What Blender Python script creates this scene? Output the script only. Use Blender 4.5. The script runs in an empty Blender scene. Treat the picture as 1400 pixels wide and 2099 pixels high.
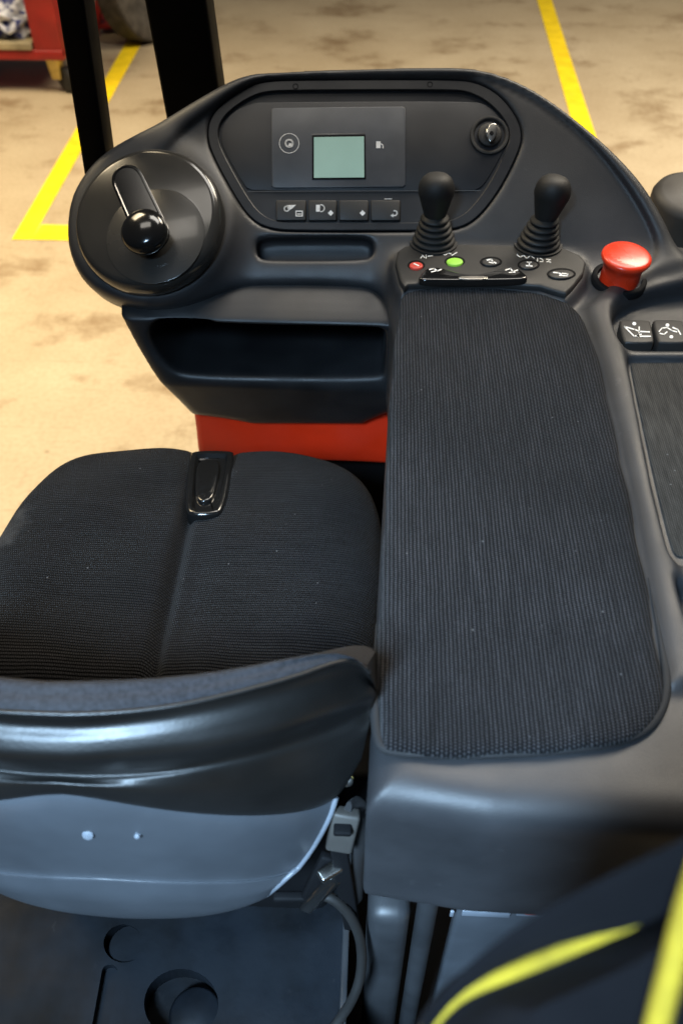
import bpy, bmesh, math, random
import numpy as np
from mathutils import Vector, Matrix
random.seed(7); rng = np.random.default_rng(7)
sc = bpy.context.scene
COL = sc.collection

# ------------------------------------------------------------------ camera
PITCH, YAW, FPX = math.radians(45.6), math.radians(2.5), 1800.0
CAM = np.array([0.0, 0.0, 1.85])
cd = bpy.data.cameras.new('camera'); cam = bpy.data.objects.new('camera', cd); COL.objects.link(cam)
cam.location = CAM; cam.rotation_euler = (math.pi/2 - PITCH, 0, YAW)
cd.sensor_fit = 'VERTICAL'; cd.sensor_height = 36.0; cd.sensor_width = 24.0
cd.lens = 36.0*FPX/2099.0
cd.clip_start = 0.02; cd.clip_end = 200
cd.dof.use_dof = True; cd.dof.focus_distance = 1.02; cd.dof.aperture_fstop = 5.4
sc.camera = cam

# ------------------------------------------------------------------ world, lamps, exposure
w = bpy.data.worlds.new('World'); sc.world = w; w.use_nodes = True
w.node_tree.nodes['Background'].inputs[0].default_value = (0.62, 0.66, 0.75, 1)
w.node_tree.nodes['Background'].inputs[1].default_value = 0.045
def area(name, loc, target, size, size_y, power, col):
    l = bpy.data.lights.new(name, 'AREA'); l.shape = 'RECTANGLE'; l.size = size; l.size_y = size_y
    l.energy = power; l.color = col
    o = bpy.data.objects.new(name, l); COL.objects.link(o); o.location = loc
    o.rotation_euler = (Vector(target) - Vector(loc)).to_track_quat('-Z', 'Y').to_euler()
    return o
area('hall_lamp_warm_left', (-2.5, 3.1, 4.3), (-2.2, 2.7, 0), 1.4, 2.2, 120, (1.0, 0.81, 0.52)).data.spread = math.radians(95)
area('hall_lamp_warm_right', (2.6, 3.9, 4.6), (2.0, 3.5, 0), 1.6, 2.4, 205, (1.0, 0.88, 0.70)).data.spread = math.radians(110)
area('hall_lamp_overhead', (0.45, 2.3, 4.9), (0.3, 1.6, 0), 2.2, 1.3, 95, (1.0, 0.94, 0.85))
area('hall_lamp_side', (-1.15, 0.75, 4.8), (-0.6, 0.8, 0), 0.7, 1.3, 14, (1.0, 0.93, 0.82))
area('hall_lamp_cool_rear', (-0.62, -1.0, 2.75), (-0.02, 0.12, 1.0), 0.38, 0.6, 16, (0.50, 0.74, 1.0)).data.spread = math.radians(46)
sc.render.engine = 'CYCLES'
sc.cycles.use_denoising = True
sc.cycles.max_bounces = 6
sc.view_settings.view_transform = 'Standard'; sc.view_settings.look = 'None'
sc.view_settings.exposure = 0.0; sc.view_settings.gamma = 1.0

# ------------------------------------------------------------------ pixel -> place
def ray(u, v):
    a = (u-700)/FPX; b = (1049.5-v)/FPX
    y = math.cos(PITCH)+b*math.sin(PITCH); z = -math.sin(PITCH)+b*math.cos(PITCH)
    return np.array([a*math.cos(YAW)-y*math.sin(YAW), a*math.sin(YAW)+y*math.cos(YAW), z])
def hp(u, v, z):                      # on a level surface
    r = ray(u, v); return CAM + r*((z-CAM[2])/r[2])
def vp(u, v, Y):                      # on an upright surface facing the seat
    r = ray(u, v); return CAM + r*(Y/r[1])
def pl(u, v, O, n):
    r = ray(u, v); return CAM + r*(np.dot(O-CAM, n)/np.dot(r, n))
S45 = math.sqrt(0.5)
DO = np.array([0, 1.10, 1.27]); DN = np.array([0, -S45, S45]); DE = np.array([0, S45, S45])
def dp(u, v, d=0.0):                  # on the sloping dashboard face, d metres above it
    return pl(u, v, DO+DN*d, DN)

# ------------------------------------------------------------------ materials
def nt(name):
    m = bpy.data.materials.new(name); m.use_nodes = True
    return m, m.node_tree.nodes, m.node_tree.links, m.node_tree.nodes['Principled BSDF']
def mix_noise(n, l, c1, c2, scale, detail=4, lo=0.35, hi=0.65, coord='Object', rough=0.55):
    tc = n.new('ShaderNodeTexCoord'); nz = n.new('ShaderNodeTexNoise'); cr = n.new('ShaderNodeValToRGB')
    nz.inputs['Scale'].default_value = scale; nz.inputs['Detail'].default_value = detail; nz.inputs['Roughness'].default_value = rough
    l.new(tc.outputs[coord], nz.inputs['Vector']); l.new(nz.outputs['Fac'], cr.inputs['Fac'])
    cr.color_ramp.elements[0].position = lo; cr.color_ramp.elements[1].position = hi
    cr.color_ramp.elements[0].color = (*c1, 1); cr.color_ramp.elements[1].color = (*c2, 1)
    return cr, tc
def plain(name, col, rough=0.45, metal=0.0, var=0.25, vscale=9, bump=0.0, bscale=900, rvar=0.1, coat=0.0, spec=0.5, emit=None, scuff=0.0):
    m, n, l, b = nt(name)
    c1 = tuple(max(0, c*(1-var)) for c in col); c2 = tuple(min(1, c*(1+var)) for c in col)
    cr, tc = mix_noise(n, l, c1, c2, vscale); l.new(cr.outputs['Color'], b.inputs['Base Color'])
    b.inputs['Metallic'].default_value = metal; b.inputs['Specular IOR Level'].default_value = spec
    b.inputs['Coat Weight'].default_value = coat; b.inputs['Coat Roughness'].default_value = 0.08
    if rvar > 0:
        nz = n.new('ShaderNodeTexNoise'); nz.inputs['Scale'].default_value = 14; nz.inputs['Detail'].default_value = 5
        mr = n.new('ShaderNodeMapRange'); mr.inputs['From Min'].default_value = 0.3; mr.inputs['From Max'].default_value = 0.7
        mr.inputs['To Min'].default_value = max(0.02, rough-rvar); mr.inputs['To Max'].default_value = rough+rvar
        l.new(tc.outputs['Object'], nz.inputs['Vector']); l.new(nz.outputs['Fac'], mr.inputs['Value']); l.new(mr.outputs[0], b.inputs['Roughness'])
    else: b.inputs['Roughness'].default_value = rough
    if bump > 0:
        bz = n.new('ShaderNodeTexNoise'); bz.inputs['Scale'].default_value = bscale; bz.inputs['Detail'].default_value = 2
        bp = n.new('ShaderNodeBump'); bp.inputs['Strength'].default_value = bump; bp.inputs['Distance'].default_value = 0.001
        l.new(tc.outputs['Object'], bz.inputs['Vector']); l.new(bz.outputs['Fac'], bp.inputs['Height']); l.new(bp.outputs[0], b.inputs['Normal'])
    if scuff > 0:
        sz = n.new('ShaderNodeTexNoise'); sz.inputs['Scale'].default_value = 26; sz.inputs['Detail'].default_value = 9; sz.inputs['Roughness'].default_value = 0.72
        sm = n.new('ShaderNodeMapping'); sm.inputs['Scale'].default_value = (1.0, 0.7, 1.3); sm.inputs['Rotation'].default_value = (0.3, 0.5, 0.8)
        sr = n.new('ShaderNodeMapRange'); sr.inputs['From Min'].default_value = 0.62; sr.inputs['From Max'].default_value = 0.78
        sr.inputs['To Max'].default_value = scuff
        l.new(tc.outputs['Object'], sm.inputs['Vector']); l.new(sm.outputs[0], sz.inputs['Vector']); l.new(sz.outputs['Fac'], sr.inputs['Value'])
        mxs = n.new('ShaderNodeMix'); mxs.data_type = 'RGBA'; mxs.inputs[7].default_value = (0.16, 0.16, 0.165, 1)
        l.new(sr.outputs[0], mxs.inputs[0]); l.new(cr.outputs['Color'], mxs.inputs[6]); l.new(mxs.outputs[2], b.inputs['Base Color'])
    if emit:
        b.inputs['Emission Color'].default_value = (*emit[:3], 1); b.inputs['Emission Strength'].default_value = emit[3]
    return m
def fabric(name, axis, pitch, row, dark, light, bump=0.8, wear_at=None):
    # knitted ribs: axis = direction across the ribs, row = stitch length along them
    m, n, l, b = nt(name)
    tc = n.new('ShaderNodeTexCoord'); wob = n.new('ShaderNodeTexNoise'); wob.inputs['Scale'].default_value = 22
    wob.inputs['Detail'].default_value = 3
    l.new(tc.outputs['Object'], wob.inputs['Vector'])
    sub = n.new('ShaderNodeVectorMath'); sub.operation = 'SUBTRACT'; sub.inputs[1].default_value = (0.5, 0.5, 0.5)
    scl = n.new('ShaderNodeVectorMath'); scl.operation = 'SCALE'; scl.inputs['Scale'].default_value = 0.0022
    add = n.new('ShaderNodeVectorMath'); add.operation = 'ADD'
    l.new(wob.outputs['Color'], sub.inputs[0]); l.new(sub.outputs[0], scl.inputs[0]); l.new(scl.outputs[0], add.inputs[0]); l.new(tc.outputs['Object'], add.inputs[1])
    sx = n.new('ShaderNodeSeparateXYZ'); l.new(add.outputs[0], sx.inputs[0])
    def mth(op, a, bb=None):
        q = n.new('ShaderNodeMath'); q.operation = op
        for i, x in enumerate((a, bb)):
            if x is None: continue
            if isinstance(x, (int, float)): q.inputs[i].default_value = x
            else: l.new(x, q.inputs[i])
        return q.outputs[0]
    ac, al = (sx.outputs[0], sx.outputs[1]) if axis == 'X' else (sx.outputs[1], sx.outputs[0])
    rib = mth('ABSOLUTE', mth('SINE', mth('MULTIPLY', ac, math.pi/pitch)))
    idx = mth('FLOOR', mth('DIVIDE', ac, pitch))
    ph = mth('ADD', mth('MULTIPLY', al, math.pi/row), mth('MULTIPLY', idx, math.pi/2))
    st = mth('ABSOLUTE', mth('SINE', ph))
    h = mth('MULTIPLY', mth('POWER', rib, 0.8), mth('ADD', mth('MULTIPLY', st, 0.7), 0.3))
    fz = n.new('ShaderNodeTexNoise'); fz.inputs['Scale'].default_value = 700; fz.inputs['Detail'].default_value = 3
    l.new(tc.outputs['Object'], fz.inputs['Vector'])
    hh = mth('ADD', h, mth('MULTIPLY', mth('SUBTRACT', fz.outputs['Fac'], 0.5), 0.7))
    wear = n.new('ShaderNodeTexNoise'); wear.inputs['Scale'].default_value = 5.5; wear.inputs['Detail'].default_value = 5
    l.new(tc.outputs['Object'], wear.inputs['Vector'])
    wv = n.new('ShaderNodeMapRange'); wv.inputs['From Min'].default_value = 0.3; wv.inputs['From Max'].default_value = 0.7
    wv.inputs['To Min'].default_value = 0.65; wv.inputs['To Max'].default_value = 1.25; l.new(wear.outputs['Fac'], wv.inputs['Value'])
    cr = n.new('ShaderNodeValToRGB'); l.new(hh, cr.inputs['Fac'])
    cr.color_ramp.elements[0].position = 0.30; cr.color_ramp.elements[1].position = 1.0
    cr.color_ramp.elements[0].color = (*dark, 1); cr.color_ramp.elements[1].color = (*light, 1)
    mul = n.new('ShaderNodeVectorMath'); mul.operation = 'SCALE'; l.new(cr.outputs['Color'], mul.inputs[0]); l.new(wv.outputs[0], mul.inputs['Scale'])
    vo = n.new('ShaderNodeTexVoronoi'); vo.inputs['Scale'].default_value = 75; l.new(tc.outputs['Object'], vo.inputs['Vector'])
    lm = n.new('ShaderNodeMapRange'); lm.inputs['From Min'].default_value = 0.10; lm.inputs['From Max'].default_value = 0.05; l.new(vo.outputs['Distance'], lm.inputs['Value'])
    sel = mth('GREATER_THAN', mth('FRACT', mth('MULTIPLY', vo.outputs['Color'], 7.0)), 0.86)
    stk = n.new('ShaderNodeTexNoise'); stk.inputs['Scale'].default_value = 1; stk.inputs['Detail'].default_value = 2
    smp = n.new('ShaderNodeMapping'); smp.inputs['Scale'].default_value = (260, 26, 26) if axis == 'X' else (26, 260, 26)
    l.new(tc.outputs['Object'], smp.inputs['Vector']); l.new(smp.outputs[0], stk.inputs['Vector'])
    skr = n.new('ShaderNodeMapRange'); skr.inputs['From Min'].default_value = 0.25; skr.inputs['From Max'].default_value = 0.75; skr.inputs['To Min'].default_value = 0.65; skr.inputs['To Max'].default_value = 1.35
    l.new(stk.outputs['Fac'], skr.inputs['Value'])
    mul2 = n.new('ShaderNodeVectorMath'); mul2.operation = 'SCALE'; l.new(mul.outputs[0], mul2.inputs[0]); l.new(skr.outputs[0], mul2.inputs['Scale']); mul = mul2
    lint = n.new('ShaderNodeMix'); lint.data_type = 'RGBA'; lint.inputs[7].default_value = (0.13, 0.13, 0.135, 1)
    l.new(mth('MULTIPLY', mth('MULTIPLY', lm.outputs[0], sel), 0.7), lint.inputs[0]); l.new(mul.outputs[0], lint.inputs[6])
    l.new(lint.outputs[2], b.inputs['Base Color'])
    if wear_at is not None:                # rubbed pale patch on the side roll
        ds = n.new('ShaderNodeVectorMath'); ds.operation = 'DISTANCE'; l.new(tc.outputs['Object'], ds.inputs[0]); ds.inputs[1].default_value = tuple(wear_at)
        wm = n.new('ShaderNodeMapRange'); wm.inputs['From Min'].default_value = 0.085; wm.inputs['From Max'].default_value = 0.0; l.new(ds.outputs['Value'], wm.inputs['Value'])
        wn = n.new('ShaderNodeTexNoise'); wn.inputs['Scale'].default_value = 45; wn.inputs['Detail'].default_value = 6; l.new(tc.outputs['Object'], wn.inputs['Vector'])
        wk = n.new('ShaderNodeMapRange'); wk.inputs['From Min'].default_value = 0.55; wk.inputs['From Max'].default_value = 0.9; wk.inputs['To Max'].default_value = 0.28
        l.new(mth('ADD', mth('MULTIPLY', wm.outputs[0], 0.55), mth('MULTIPLY', wn.outputs['Fac'], 0.62)), wk.inputs['Value'])
        wmx = n.new('ShaderNodeMix'); wmx.data_type = 'RGBA'; wmx.inputs[7].default_value = (0.22, 0.22, 0.22, 1)
        l.new(wk.outputs[0], wmx.inputs[0]); l.new(lint.outputs[2], wmx.inputs[6]); l.new(wmx.outputs[2], b.inputs['Base Color'])
    bp = n.new('ShaderNodeBump'); bp.inputs['Strength'].default_value = bump; bp.inputs['Distance'].default_value = 0.0012
    l.new(hh, bp.inputs['Height']); l.new(bp.outputs[0], b.inputs['Normal'])
    b.inputs['Roughness'].default_value = 0.9; b.inputs['Specular IOR Level'].default_value = 0.10
    b.inputs['Sheen Weight'].default_value = 0.05; b.inputs['Sheen Roughness'].default_value = 0.5
    return m
M = {}
M['plastic'] = plain('moulded charcoal plastic', (0.027, 0.028, 0.031), 0.46, bump=0.25, bscale=1100, var=0.2, rvar=0.07, scuff=0.35)
M['plate'] = plain('matt black plate', (0.017, 0.0165, 0.016), 0.55, bump=0.2, bscale=1300)
M['panel'] = plain('instrument panel plastic', (0.013, 0.014, 0.017), 0.42, bump=0.12, bscale=1300, rvar=0.06)
M['module'] = plain('display module', (0.075, 0.08, 0.09), 0.32, rvar=0.06)
M['gloss'] = plain('gloss black', (0.008, 0.008, 0.008), 0.12, rvar=0.04, var=0.1, coat=0.4)
M['wheel'] = plain('smoked gloss steering disc', (0.030, 0.029, 0.027), 0.20, rvar=0.05, var=0.15, coat=0.3)
M['wheel_dial'] = plain('steering disc dial', (0.034, 0.033, 0.031), 0.24, rvar=0.05, var=0.15, coat=0.3)
M['rubber'] = plain('black rubber', (0.011, 0.0105, 0.010), 0.62, bump=0.2, bscale=1500, rvar=0.1)
M['dark'] = plain('dark void plastic', (0.005, 0.0052, 0.006), 0.7, spec=0.1)
M['pocketp'] = plain('lower panel plastic', (0.010, 0.0105, 0.012), 0.5, bump=0.15)
M['white'] = plain('white print', (0.75, 0.75, 0.74), 0.5, var=0.1, vscale=300)
M['redprint'] = plain('red print', (0.6, 0.08, 0.06), 0.5, var=0.2, vscale=300)
M['lcd'] = plain('liquid crystal screen', (0.28, 0.42, 0.37), 0.3, var=0.06, vscale=14, rvar=0.03, emit=(0.30, 0.50, 0.43, 0.22))
M['red'] = plain('red button plastic', (0.74, 0.040, 0.010), 0.30, var=0.12, vscale=60, coat=0.15, rvar=0.1)
M['redpaint'] = plain('red truck paint', (0.62, 0.024, 0.003), 0.5, var=0.12, vscale=6)
M['greenlit'] = plain('green button', (0.30, 0.62, 0.06), 0.4, emit=(0.35, 0.8, 0.08, 0.25))
M['redlit'] = plain('small red button', (0.62, 0.06, 0.04), 0.4, emit=(0.8, 0.08, 0.05, 0.15))
M['metal'] = plain('bright metal', (0.62, 0.60, 0.56), 0.28, metal=1.0)
M['zinc'] = plain('yellow zinc', (0.55, 0.42, 0.14), 0.35, metal=1.0)
M['leather'] = plain('black vinyl leather', (0.009, 0.0085, 0.008), 0.40, bump=0.18, bscale=520, var=0.3, rvar=0.08)
M['shell'] = plain('blue grey seat shell', (0.060, 0.067, 0.077), 0.38, var=0.15, bump=0.1, rvar=0.05, scuff=0.3)
M['edge'] = plain('pale shell edging', (0.16, 0.18, 0.21), 0.35)
M['deck'] = plain('worn deck steel', (0.0032, 0.0044, 0.0062), 0.55, var=0.8, vscale=11, rvar=0.15, bump=0.2, bscale=120, scuff=0.16, spec=0.15)
M['steelgrey'] = plain('grey column paint', (0.026, 0.028, 0.031), 0.45, var=0.25)
M['buckle'] = plain('grey buckle plastic', (0.055, 0.051, 0.046), 0.55)
M['web'] = plain('black webbing', (0.012, 0.012, 0.013), 0.8, bump=0.5, bscale=700)
M['post'] = plain('black post paint', (0.0035, 0.0035, 0.004), 0.6, spec=0.08)
M['mat'] = fabric('dotted rubber mat', 'X', 0.0022, 0.0022, (0.030, 0.029, 0.027), (0.060, 0.056, 0.050), 0.3)
M['hous'] = plain('grey housing', (0.045, 0.041, 0.036), 0.55)
M['baggy'] = plain('black bag fabric', (0.0045, 0.0045, 0.0055), 0.9, spec=0.1, bump=0.4, bscale=600)
M['piping'] = plain('yellow piping', (0.33, 0.235, 0.010), 0.85, var=0.2, vscale=60)
M['crest'] = plain('backrest edge fabric', (0.020, 0.021, 0.026), 0.85, bump=0.9, bscale=900, var=0.4, vscale=300)
M['padfab'] = fabric('ribbed pad fabric', 'X', 0.0035, 0.0024, (0.0008, 0.0009, 0.0015), (0.042, 0.042, 0.046), 1.0)
M['seatfab'] = fabric('ribbed seat fabric', 'Y', 0.0034, 0.0026, (0.0008, 0.0009, 0.0012), (0.019, 0.019, 0.021), 1.0, wear_at=hp(28, 1105, 1.03))
M['yellow'] = plain('yellow floor paint', (0.86, 0.62, 0.010), 0.55, var=0.10, vscale=12)
M['tred'] = plain('trolley red paint', (0.28, 0.008, 0.007), 0.45, var=0.15)
M['cardb'] = plain('worn board', (0.30, 0.25, 0.15), 0.7)
M['rag'] = plain('blue and white rag', (0.35, 0.38, 0.5), 0.9, var=0.6, vscale=12)
M['tyre'] = plain('grey tyre', (0.07, 0.062, 0.052), 0.7, var=0.4, vscale=20)

def concrete():
    m, n, l, b = nt('worn concrete')
    cr, tc = mix_noise(n, l, (0.39, 0.31, 0.20), (0.50, 0.415, 0.285), 1.5, 10, 0.32, 0.68, rough=0.62)
    n2 = n.new('ShaderNodeTexNoise'); n2.inputs['Scale'].default_value = 2.6; n2.inputs['Detail'].default_value = 7; n2.inputs['Roughness'].default_value = 0.7
    mp = n.new('ShaderNodeMapping'); mp.inputs['Scale'].default_value = (0.9, 1.15, 1); l.new(tc.outputs['Object'], mp.inputs['Vector']); l.new(mp.outputs[0], n2.inputs['Vector'])
    r2 = n.new('ShaderNodeValToRGB'); l.new(n2.outputs['Fac'], r2.inputs['Fac'])
    r2.color_ramp.elements[0].position = 0.34; r2.color_ramp.elements[0].color = (0.40, 0.29, 0.19, 1)
    r2.color_ramp.elements[1].position = 0.47; r2.color_ramp.elements[1].color = (1, 1, 1, 1)
    mx = n.new('ShaderNodeMix'); mx.data_type = 'RGBA'; mx.blend_type = 'MULTIPLY'; mx.inputs[0].default_value = 0.62
    l.new(cr.outputs[0], mx.inputs[6]); l.new(r2.outputs[0], mx.inputs[7])
    n3 = n.new('ShaderNodeTexVoronoi'); n3.inputs['Scale'].default_value = 7; n3.feature = 'F1'; n3.inputs['Randomness'].default_value = 1
    l.new(tc.outputs['Object'], n3.inputs['Vector'])
    r3 = n.new('ShaderNodeValToRGB'); l.new(n3.outputs['Distance'], r3.inputs['Fac'])
    r3.color_ramp.elements[0].position = 0.03; r3.color_ramp.elements[0].color = (0.35, 0.28, 0.2, 1)
    r3.color_ramp.elements[1].position = 0.075; r3.color_ramp.elements[1].color = (1, 1, 1, 1)
    m2 = n.new('ShaderNodeMix'); m2.data_type = 'RGBA'; m2.blend_type = 'MULTIPLY'; m2.inputs[0].default_value = 0.5
    l.new(mx.outputs[2], m2.inputs[6]); l.new(r3.outputs[0], m2.inputs[7]); l.new(m2.outputs[2], b.inputs['Base Color'])
    fine = n.new('ShaderNodeTexNoise'); fine.inputs['Scale'].default_value = 60; fine.inputs['Detail'].default_value = 6; l.new(tc.outputs['Object'], fine.inputs['Vector'])
    fr_ = n.new('ShaderNodeValToRGB'); l.new(fine.outputs['Fac'], fr_.inputs['Fac'])
    fr_.color_ramp.elements[0].position = 0.3; fr_.color_ramp.elements[0].color = (0.87, 0.86, 0.84, 1); fr_.color_ramp.elements[1].position = 0.6; fr_.color_ramp.elements[1].color = (1, 1, 1, 1)
    sc_ = n.new('ShaderNodeTexNoise'); sc_.inputs['Scale'].default_value = 3; sc_.inputs['Detail'].default_value = 8; sc_.inputs['Roughness'].default_value = 0.75
    mp2 = n.new('ShaderNodeMapping'); mp2.inputs['Scale'].default_value = (0.35, 9.0, 1); mp2.inputs['Rotation'].default_value = (0, 0, 0.45); l.new(tc.outputs['Object'], mp2.inputs['Vector']); l.new(mp2.outputs[0], sc_.inputs['Vector'])
    sr_ = n.new('ShaderNodeValToRGB'); l.new(sc_.outputs['Fac'], sr_.inputs['Fac'])
    sr_.color_ramp.elements[0].position = 0.60; sr_.color_ramp.elements[0].color = (1, 1, 1, 1); sr_.color_ramp.elements[1].position = 0.72; sr_.color_ramp.elements[1].color = (0.55, 0.47, 0.38, 1)
    m3 = n.new('ShaderNodeMix'); m3.data_type = 'RGBA'; m3.blend_type = 'MULTIPLY'; m3.inputs[0].default_value = 1
    m4 = n.new('ShaderNodeMix'); m4.data_type = 'RGBA'; m4.blend_type = 'MULTIPLY'; m4.inputs[0].default_value = 0.7
    l.new(m2.outputs[2], m3.inputs[6]); l.new(fr_.outputs[0], m3.inputs[7]); l.new(m3.outputs[2], m4.inputs[6]); l.new(sr_.outputs[0], m4.inputs[7]); l.new(m4.outputs[2], b.inputs['Base Color'])
    rr = n.new('ShaderNodeMapRange'); rr.inputs['To Min'].default_value = 0.22; rr.inputs['To Max'].default_value = 0.55; l.new(n2.outputs['Fac'], rr.inputs['Value']); l.new(rr.outputs[0], b.inputs['Roughness'])
    bp = n.new('ShaderNodeBump'); bp.inputs['Strength'].default_value = 0.12; bp.inputs['Distance'].default_value = 0.01
    l.new(n2.outputs['Fac'], bp.inputs['Height']); l.new(bp.outputs[0], b.inputs['Normal'])
    return m
M['concrete'] = concrete()

# ------------------------------------------------------------------ mesh helpers
def link(name, me, mat, parent=None, smooth=True):
    o = bpy.data.objects.new(name, me); COL.objects.link(o)
    if mat is not None: me.materials.append(M[mat] if isinstance(mat, str) else mat)
    if smooth and len(me.polygons): me.polygons.foreach_set('use_smooth', [True]*len(me.polygons))
    if parent is not None:
        o.parent = parent
        if parent.type == 'EMPTY': o.matrix_parent_inverse = Matrix.Translation(-parent.location)
    return o
def raw(name, verts, faces, mat, parent=None, smooth=True, sharp=None):
    me = bpy.data.meshes.new(name); me.from_pydata([tuple(map(float, v)) for v in verts], [], [tuple(map(int, f)) for f in faces])
    bm = bmesh.new(); bm.from_mesh(me); bmesh.ops.recalc_face_normals(bm, faces=bm.faces)
    bm.to_mesh(me); bm.free(); me.update()
    o = link(name, me, mat, parent, smooth)
    if smooth and sharp:
        me.set_sharp_from_angle(angle=math.radians(sharp))
    return o
def chaikin(P, k=2, closed=True):
    P = np.asarray(P, float)
    for _ in range(k):
        Q = np.roll(P, -1, 0)
        if closed: P = np.stack([0.75*P+0.25*Q, 0.25*P+0.75*Q], 1).reshape(-1, P.shape[1])
        else:
            A = 0.75*P[:-1]+0.25*P[1:]; B = 0.25*P[:-1]+0.75*P[1:]
            P = np.vstack([P[:1], np.stack([A, B], 1).reshape(-1, P.shape[1]), P[-1:]])
    return P
def basis(n):
    n = np.asarray(n, float); n = n/np.linalg.norm(n)
    a = np.array([1.0, 0, 0]) if abs(n[0]) < 0.9 else np.array([0, 1.0, 0])
    e1 = a-n*np.dot(a, n); e1 /= np.linalg.norm(e1); return e1, np.cross(n, e1), n
def inset2(P, d):
    A = np.roll(P, 1, 0); B = np.roll(P, -1, 0)
    t1 = P-A; t2 = B-P
    t1 /= np.maximum(np.linalg.norm(t1, axis=1, keepdims=True), 1e-9); t2 /= np.maximum(np.linalg.norm(t2, axis=1, keepdims=True), 1e-9)
    n1 = np.stack([-t1[:, 1], t1[:, 0]], 1); n2 = np.stack([-t2[:, 1], t2[:, 0]], 1)
    m = n1+n2; m /= np.maximum(np.linalg.norm(m, axis=1, keepdims=True), 1e-9)
    c = np.maximum(np.sum(m*n1, 1, keepdims=True), 0.35)
    return P+m*d/c
def loop2(pts, n):
    e1, e2, n = basis(n); pts = np.asarray(pts, float); O = pts.mean(0)
    P = np.stack([(pts-O)@e1, (pts-O)@e2], 1)
    area = 0.5*np.sum(P[:, 0]*np.roll(P[:, 1], -1)-np.roll(P[:, 0], -1)*P[:, 1])
    if area < 0: P = P[::-1]
    return P, O, e1, e2, n
def slab(name, pts, n, thick, bev, mat, parent=None, segs=3, dish=None, smooth=True):
    """plate whose TOP outline is pts (a planar loop), bevelled top edge, thick deep"""
    P, O, e1, e2, n = loop2(pts, n)
    rings = [(0, -thick)]
    for i in range(segs+1):
        a = math.pi/2*i/segs
        rings.append((bev*(1-math.cos(a)), -bev+bev*math.sin(a)))
    if dish: rings += dish
    V = []; F = []; N = len(P)
    for ins, h in rings:
        Q = inset2(P, ins) if ins else P
        V += [O+q[0]*e1+q[1]*e2+n*h for q in Q]
    for r in range(len(rings)-1):
        for i in range(N):
            j = (i+1) % N; F.append((r*N+i, r*N+j, (r+1)*N+j, (r+1)*N+i))
    F.append(tuple(range((len(rings)-1)*N, len(rings)*N))); F.append(tuple(reversed(range(N))))
    return raw(name, V, F, mat, parent, smooth, 35)
def frame_ring(name, outer, inner, n, thick, mat, parent=None):
    """flat ring between two loops with the same number of points (slightly bevelled by ring steps)"""
    V = []; F = []; N = len(outer); n = np.asarray(n, float)
    o = np.asarray(outer); i_ = np.asarray(inner)
    b = 0.0012
    dirv = (i_-o); L = np.maximum(np.linalg.norm(dirv, axis=1, keepdims=True), 1e-9); dirv = dirv/L
    loops = [o-n*thick, o-n*b, o+dirv*b, i_-dirv*b, i_-n*b, i_-n*thick]
    for lp in loops: V += list(lp)
    for r in range(len(loops)-1):
        for k in range(N):
            j = (k+1) % N; F.append((r*N+k, r*N+j, (r+1)*N+j, (r+1)*N+k))
    return raw(name, V, F, mat, parent, True, 40)
def lathe(name, prof, C, axis, mat, parent=None, seg=40, sx=1.0, sharp=50):
    e1, e2, n = basis(axis); C = np.asarray(C, float); V = []; F = []
    for r, h in prof:
        for k in range(seg):
            a = 2*math.pi*k/seg; V.append(C+e1*r*math.cos(a)*sx+e2*r*math.sin(a)+n*h)
    R = len(prof)
    for r in range(R-1):
        for k in range(seg):
            j = (k+1) % seg; F.append((r*seg+k, r*seg+j, (r+1)*seg+j, (r+1)*seg+k))
    F.append(tuple(range(seg))); F.append(tuple(range((R-1)*seg, R*seg)))
    return raw(name, V, F, mat, parent, True, sharp)
def tube(name, pts, rad, mat, parent=None, seg=10, flat=1.0, closed=False):
    pts = np.asarray(pts, float); N = len(pts)
    rad = np.full(N, rad) if np.isscalar(rad) else np.asarray(rad)
    V = []; F = []; up = None
    for i in range(N):
        t = pts[min(i+1, N-1)]-pts[max(i-1, 0)]
        if closed: t = pts[(i+1) % N]-pts[i-1]
        t = t/np.linalg.norm(t)
        if up is None:
            a = np.array([0, 0, 1.0]) if abs(t[2]) < 0.9 else np.array([1.0, 0, 0])
        else: a = up
        e2 = a-t*np.dot(a, t); e2 /= np.linalg.norm(e2); up = e2; e1 = np.cross(t, e2)
        for k in range(seg):
            q = 2*math.pi*k/seg; V.append(pts[i]+e1*rad[i]*math.cos(q)+e2*rad[i]*flat*math.sin(q))
    for i in range(N if closed else N-1):
        i2 = (i+1) % N
        for k in range(seg):
            j = (k+1) % seg; F.append((i*seg+k, i*seg+j, i2*seg+j, i2*seg+k))
    if not closed: F.append(tuple(range(seg))); F.append(tuple(range((N-1)*seg, N*seg)))
    return raw(name, V, F, mat, parent, True, 50)
def rbox(name, c, size, mat, parent=None, bev=0.004, rot=None, taper=1.0):
    """bevelled box, c = centre, rot = 3x3"""
    bm = bmesh.new(); bmesh.ops.create_cube(bm, size=1)
    for v in bm.verts:
        k = taper if v.co.z > 0 else 1.0
        v.co = Vector((v.co.x*size[0]*k, v.co.y*size[1]*k, v.co.z*size[2]))
    bmesh.ops.bevel(bm, geom=bm.edges[:], offset=bev, segments=3, profile=0.5, affect='EDGES')
    if rot is not None: bm.transform(Matrix(rot).to_4x4())
    bm.transform(Matrix.Translation(Vector(tuple(map(float, c)))))
    me = bpy.data.meshes.new(name); bm.to_mesh(me); bm.free()
    o = link(name, me, mat, parent); me.set_sharp_from_angle(angle=math.radians(45)); return o
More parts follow.
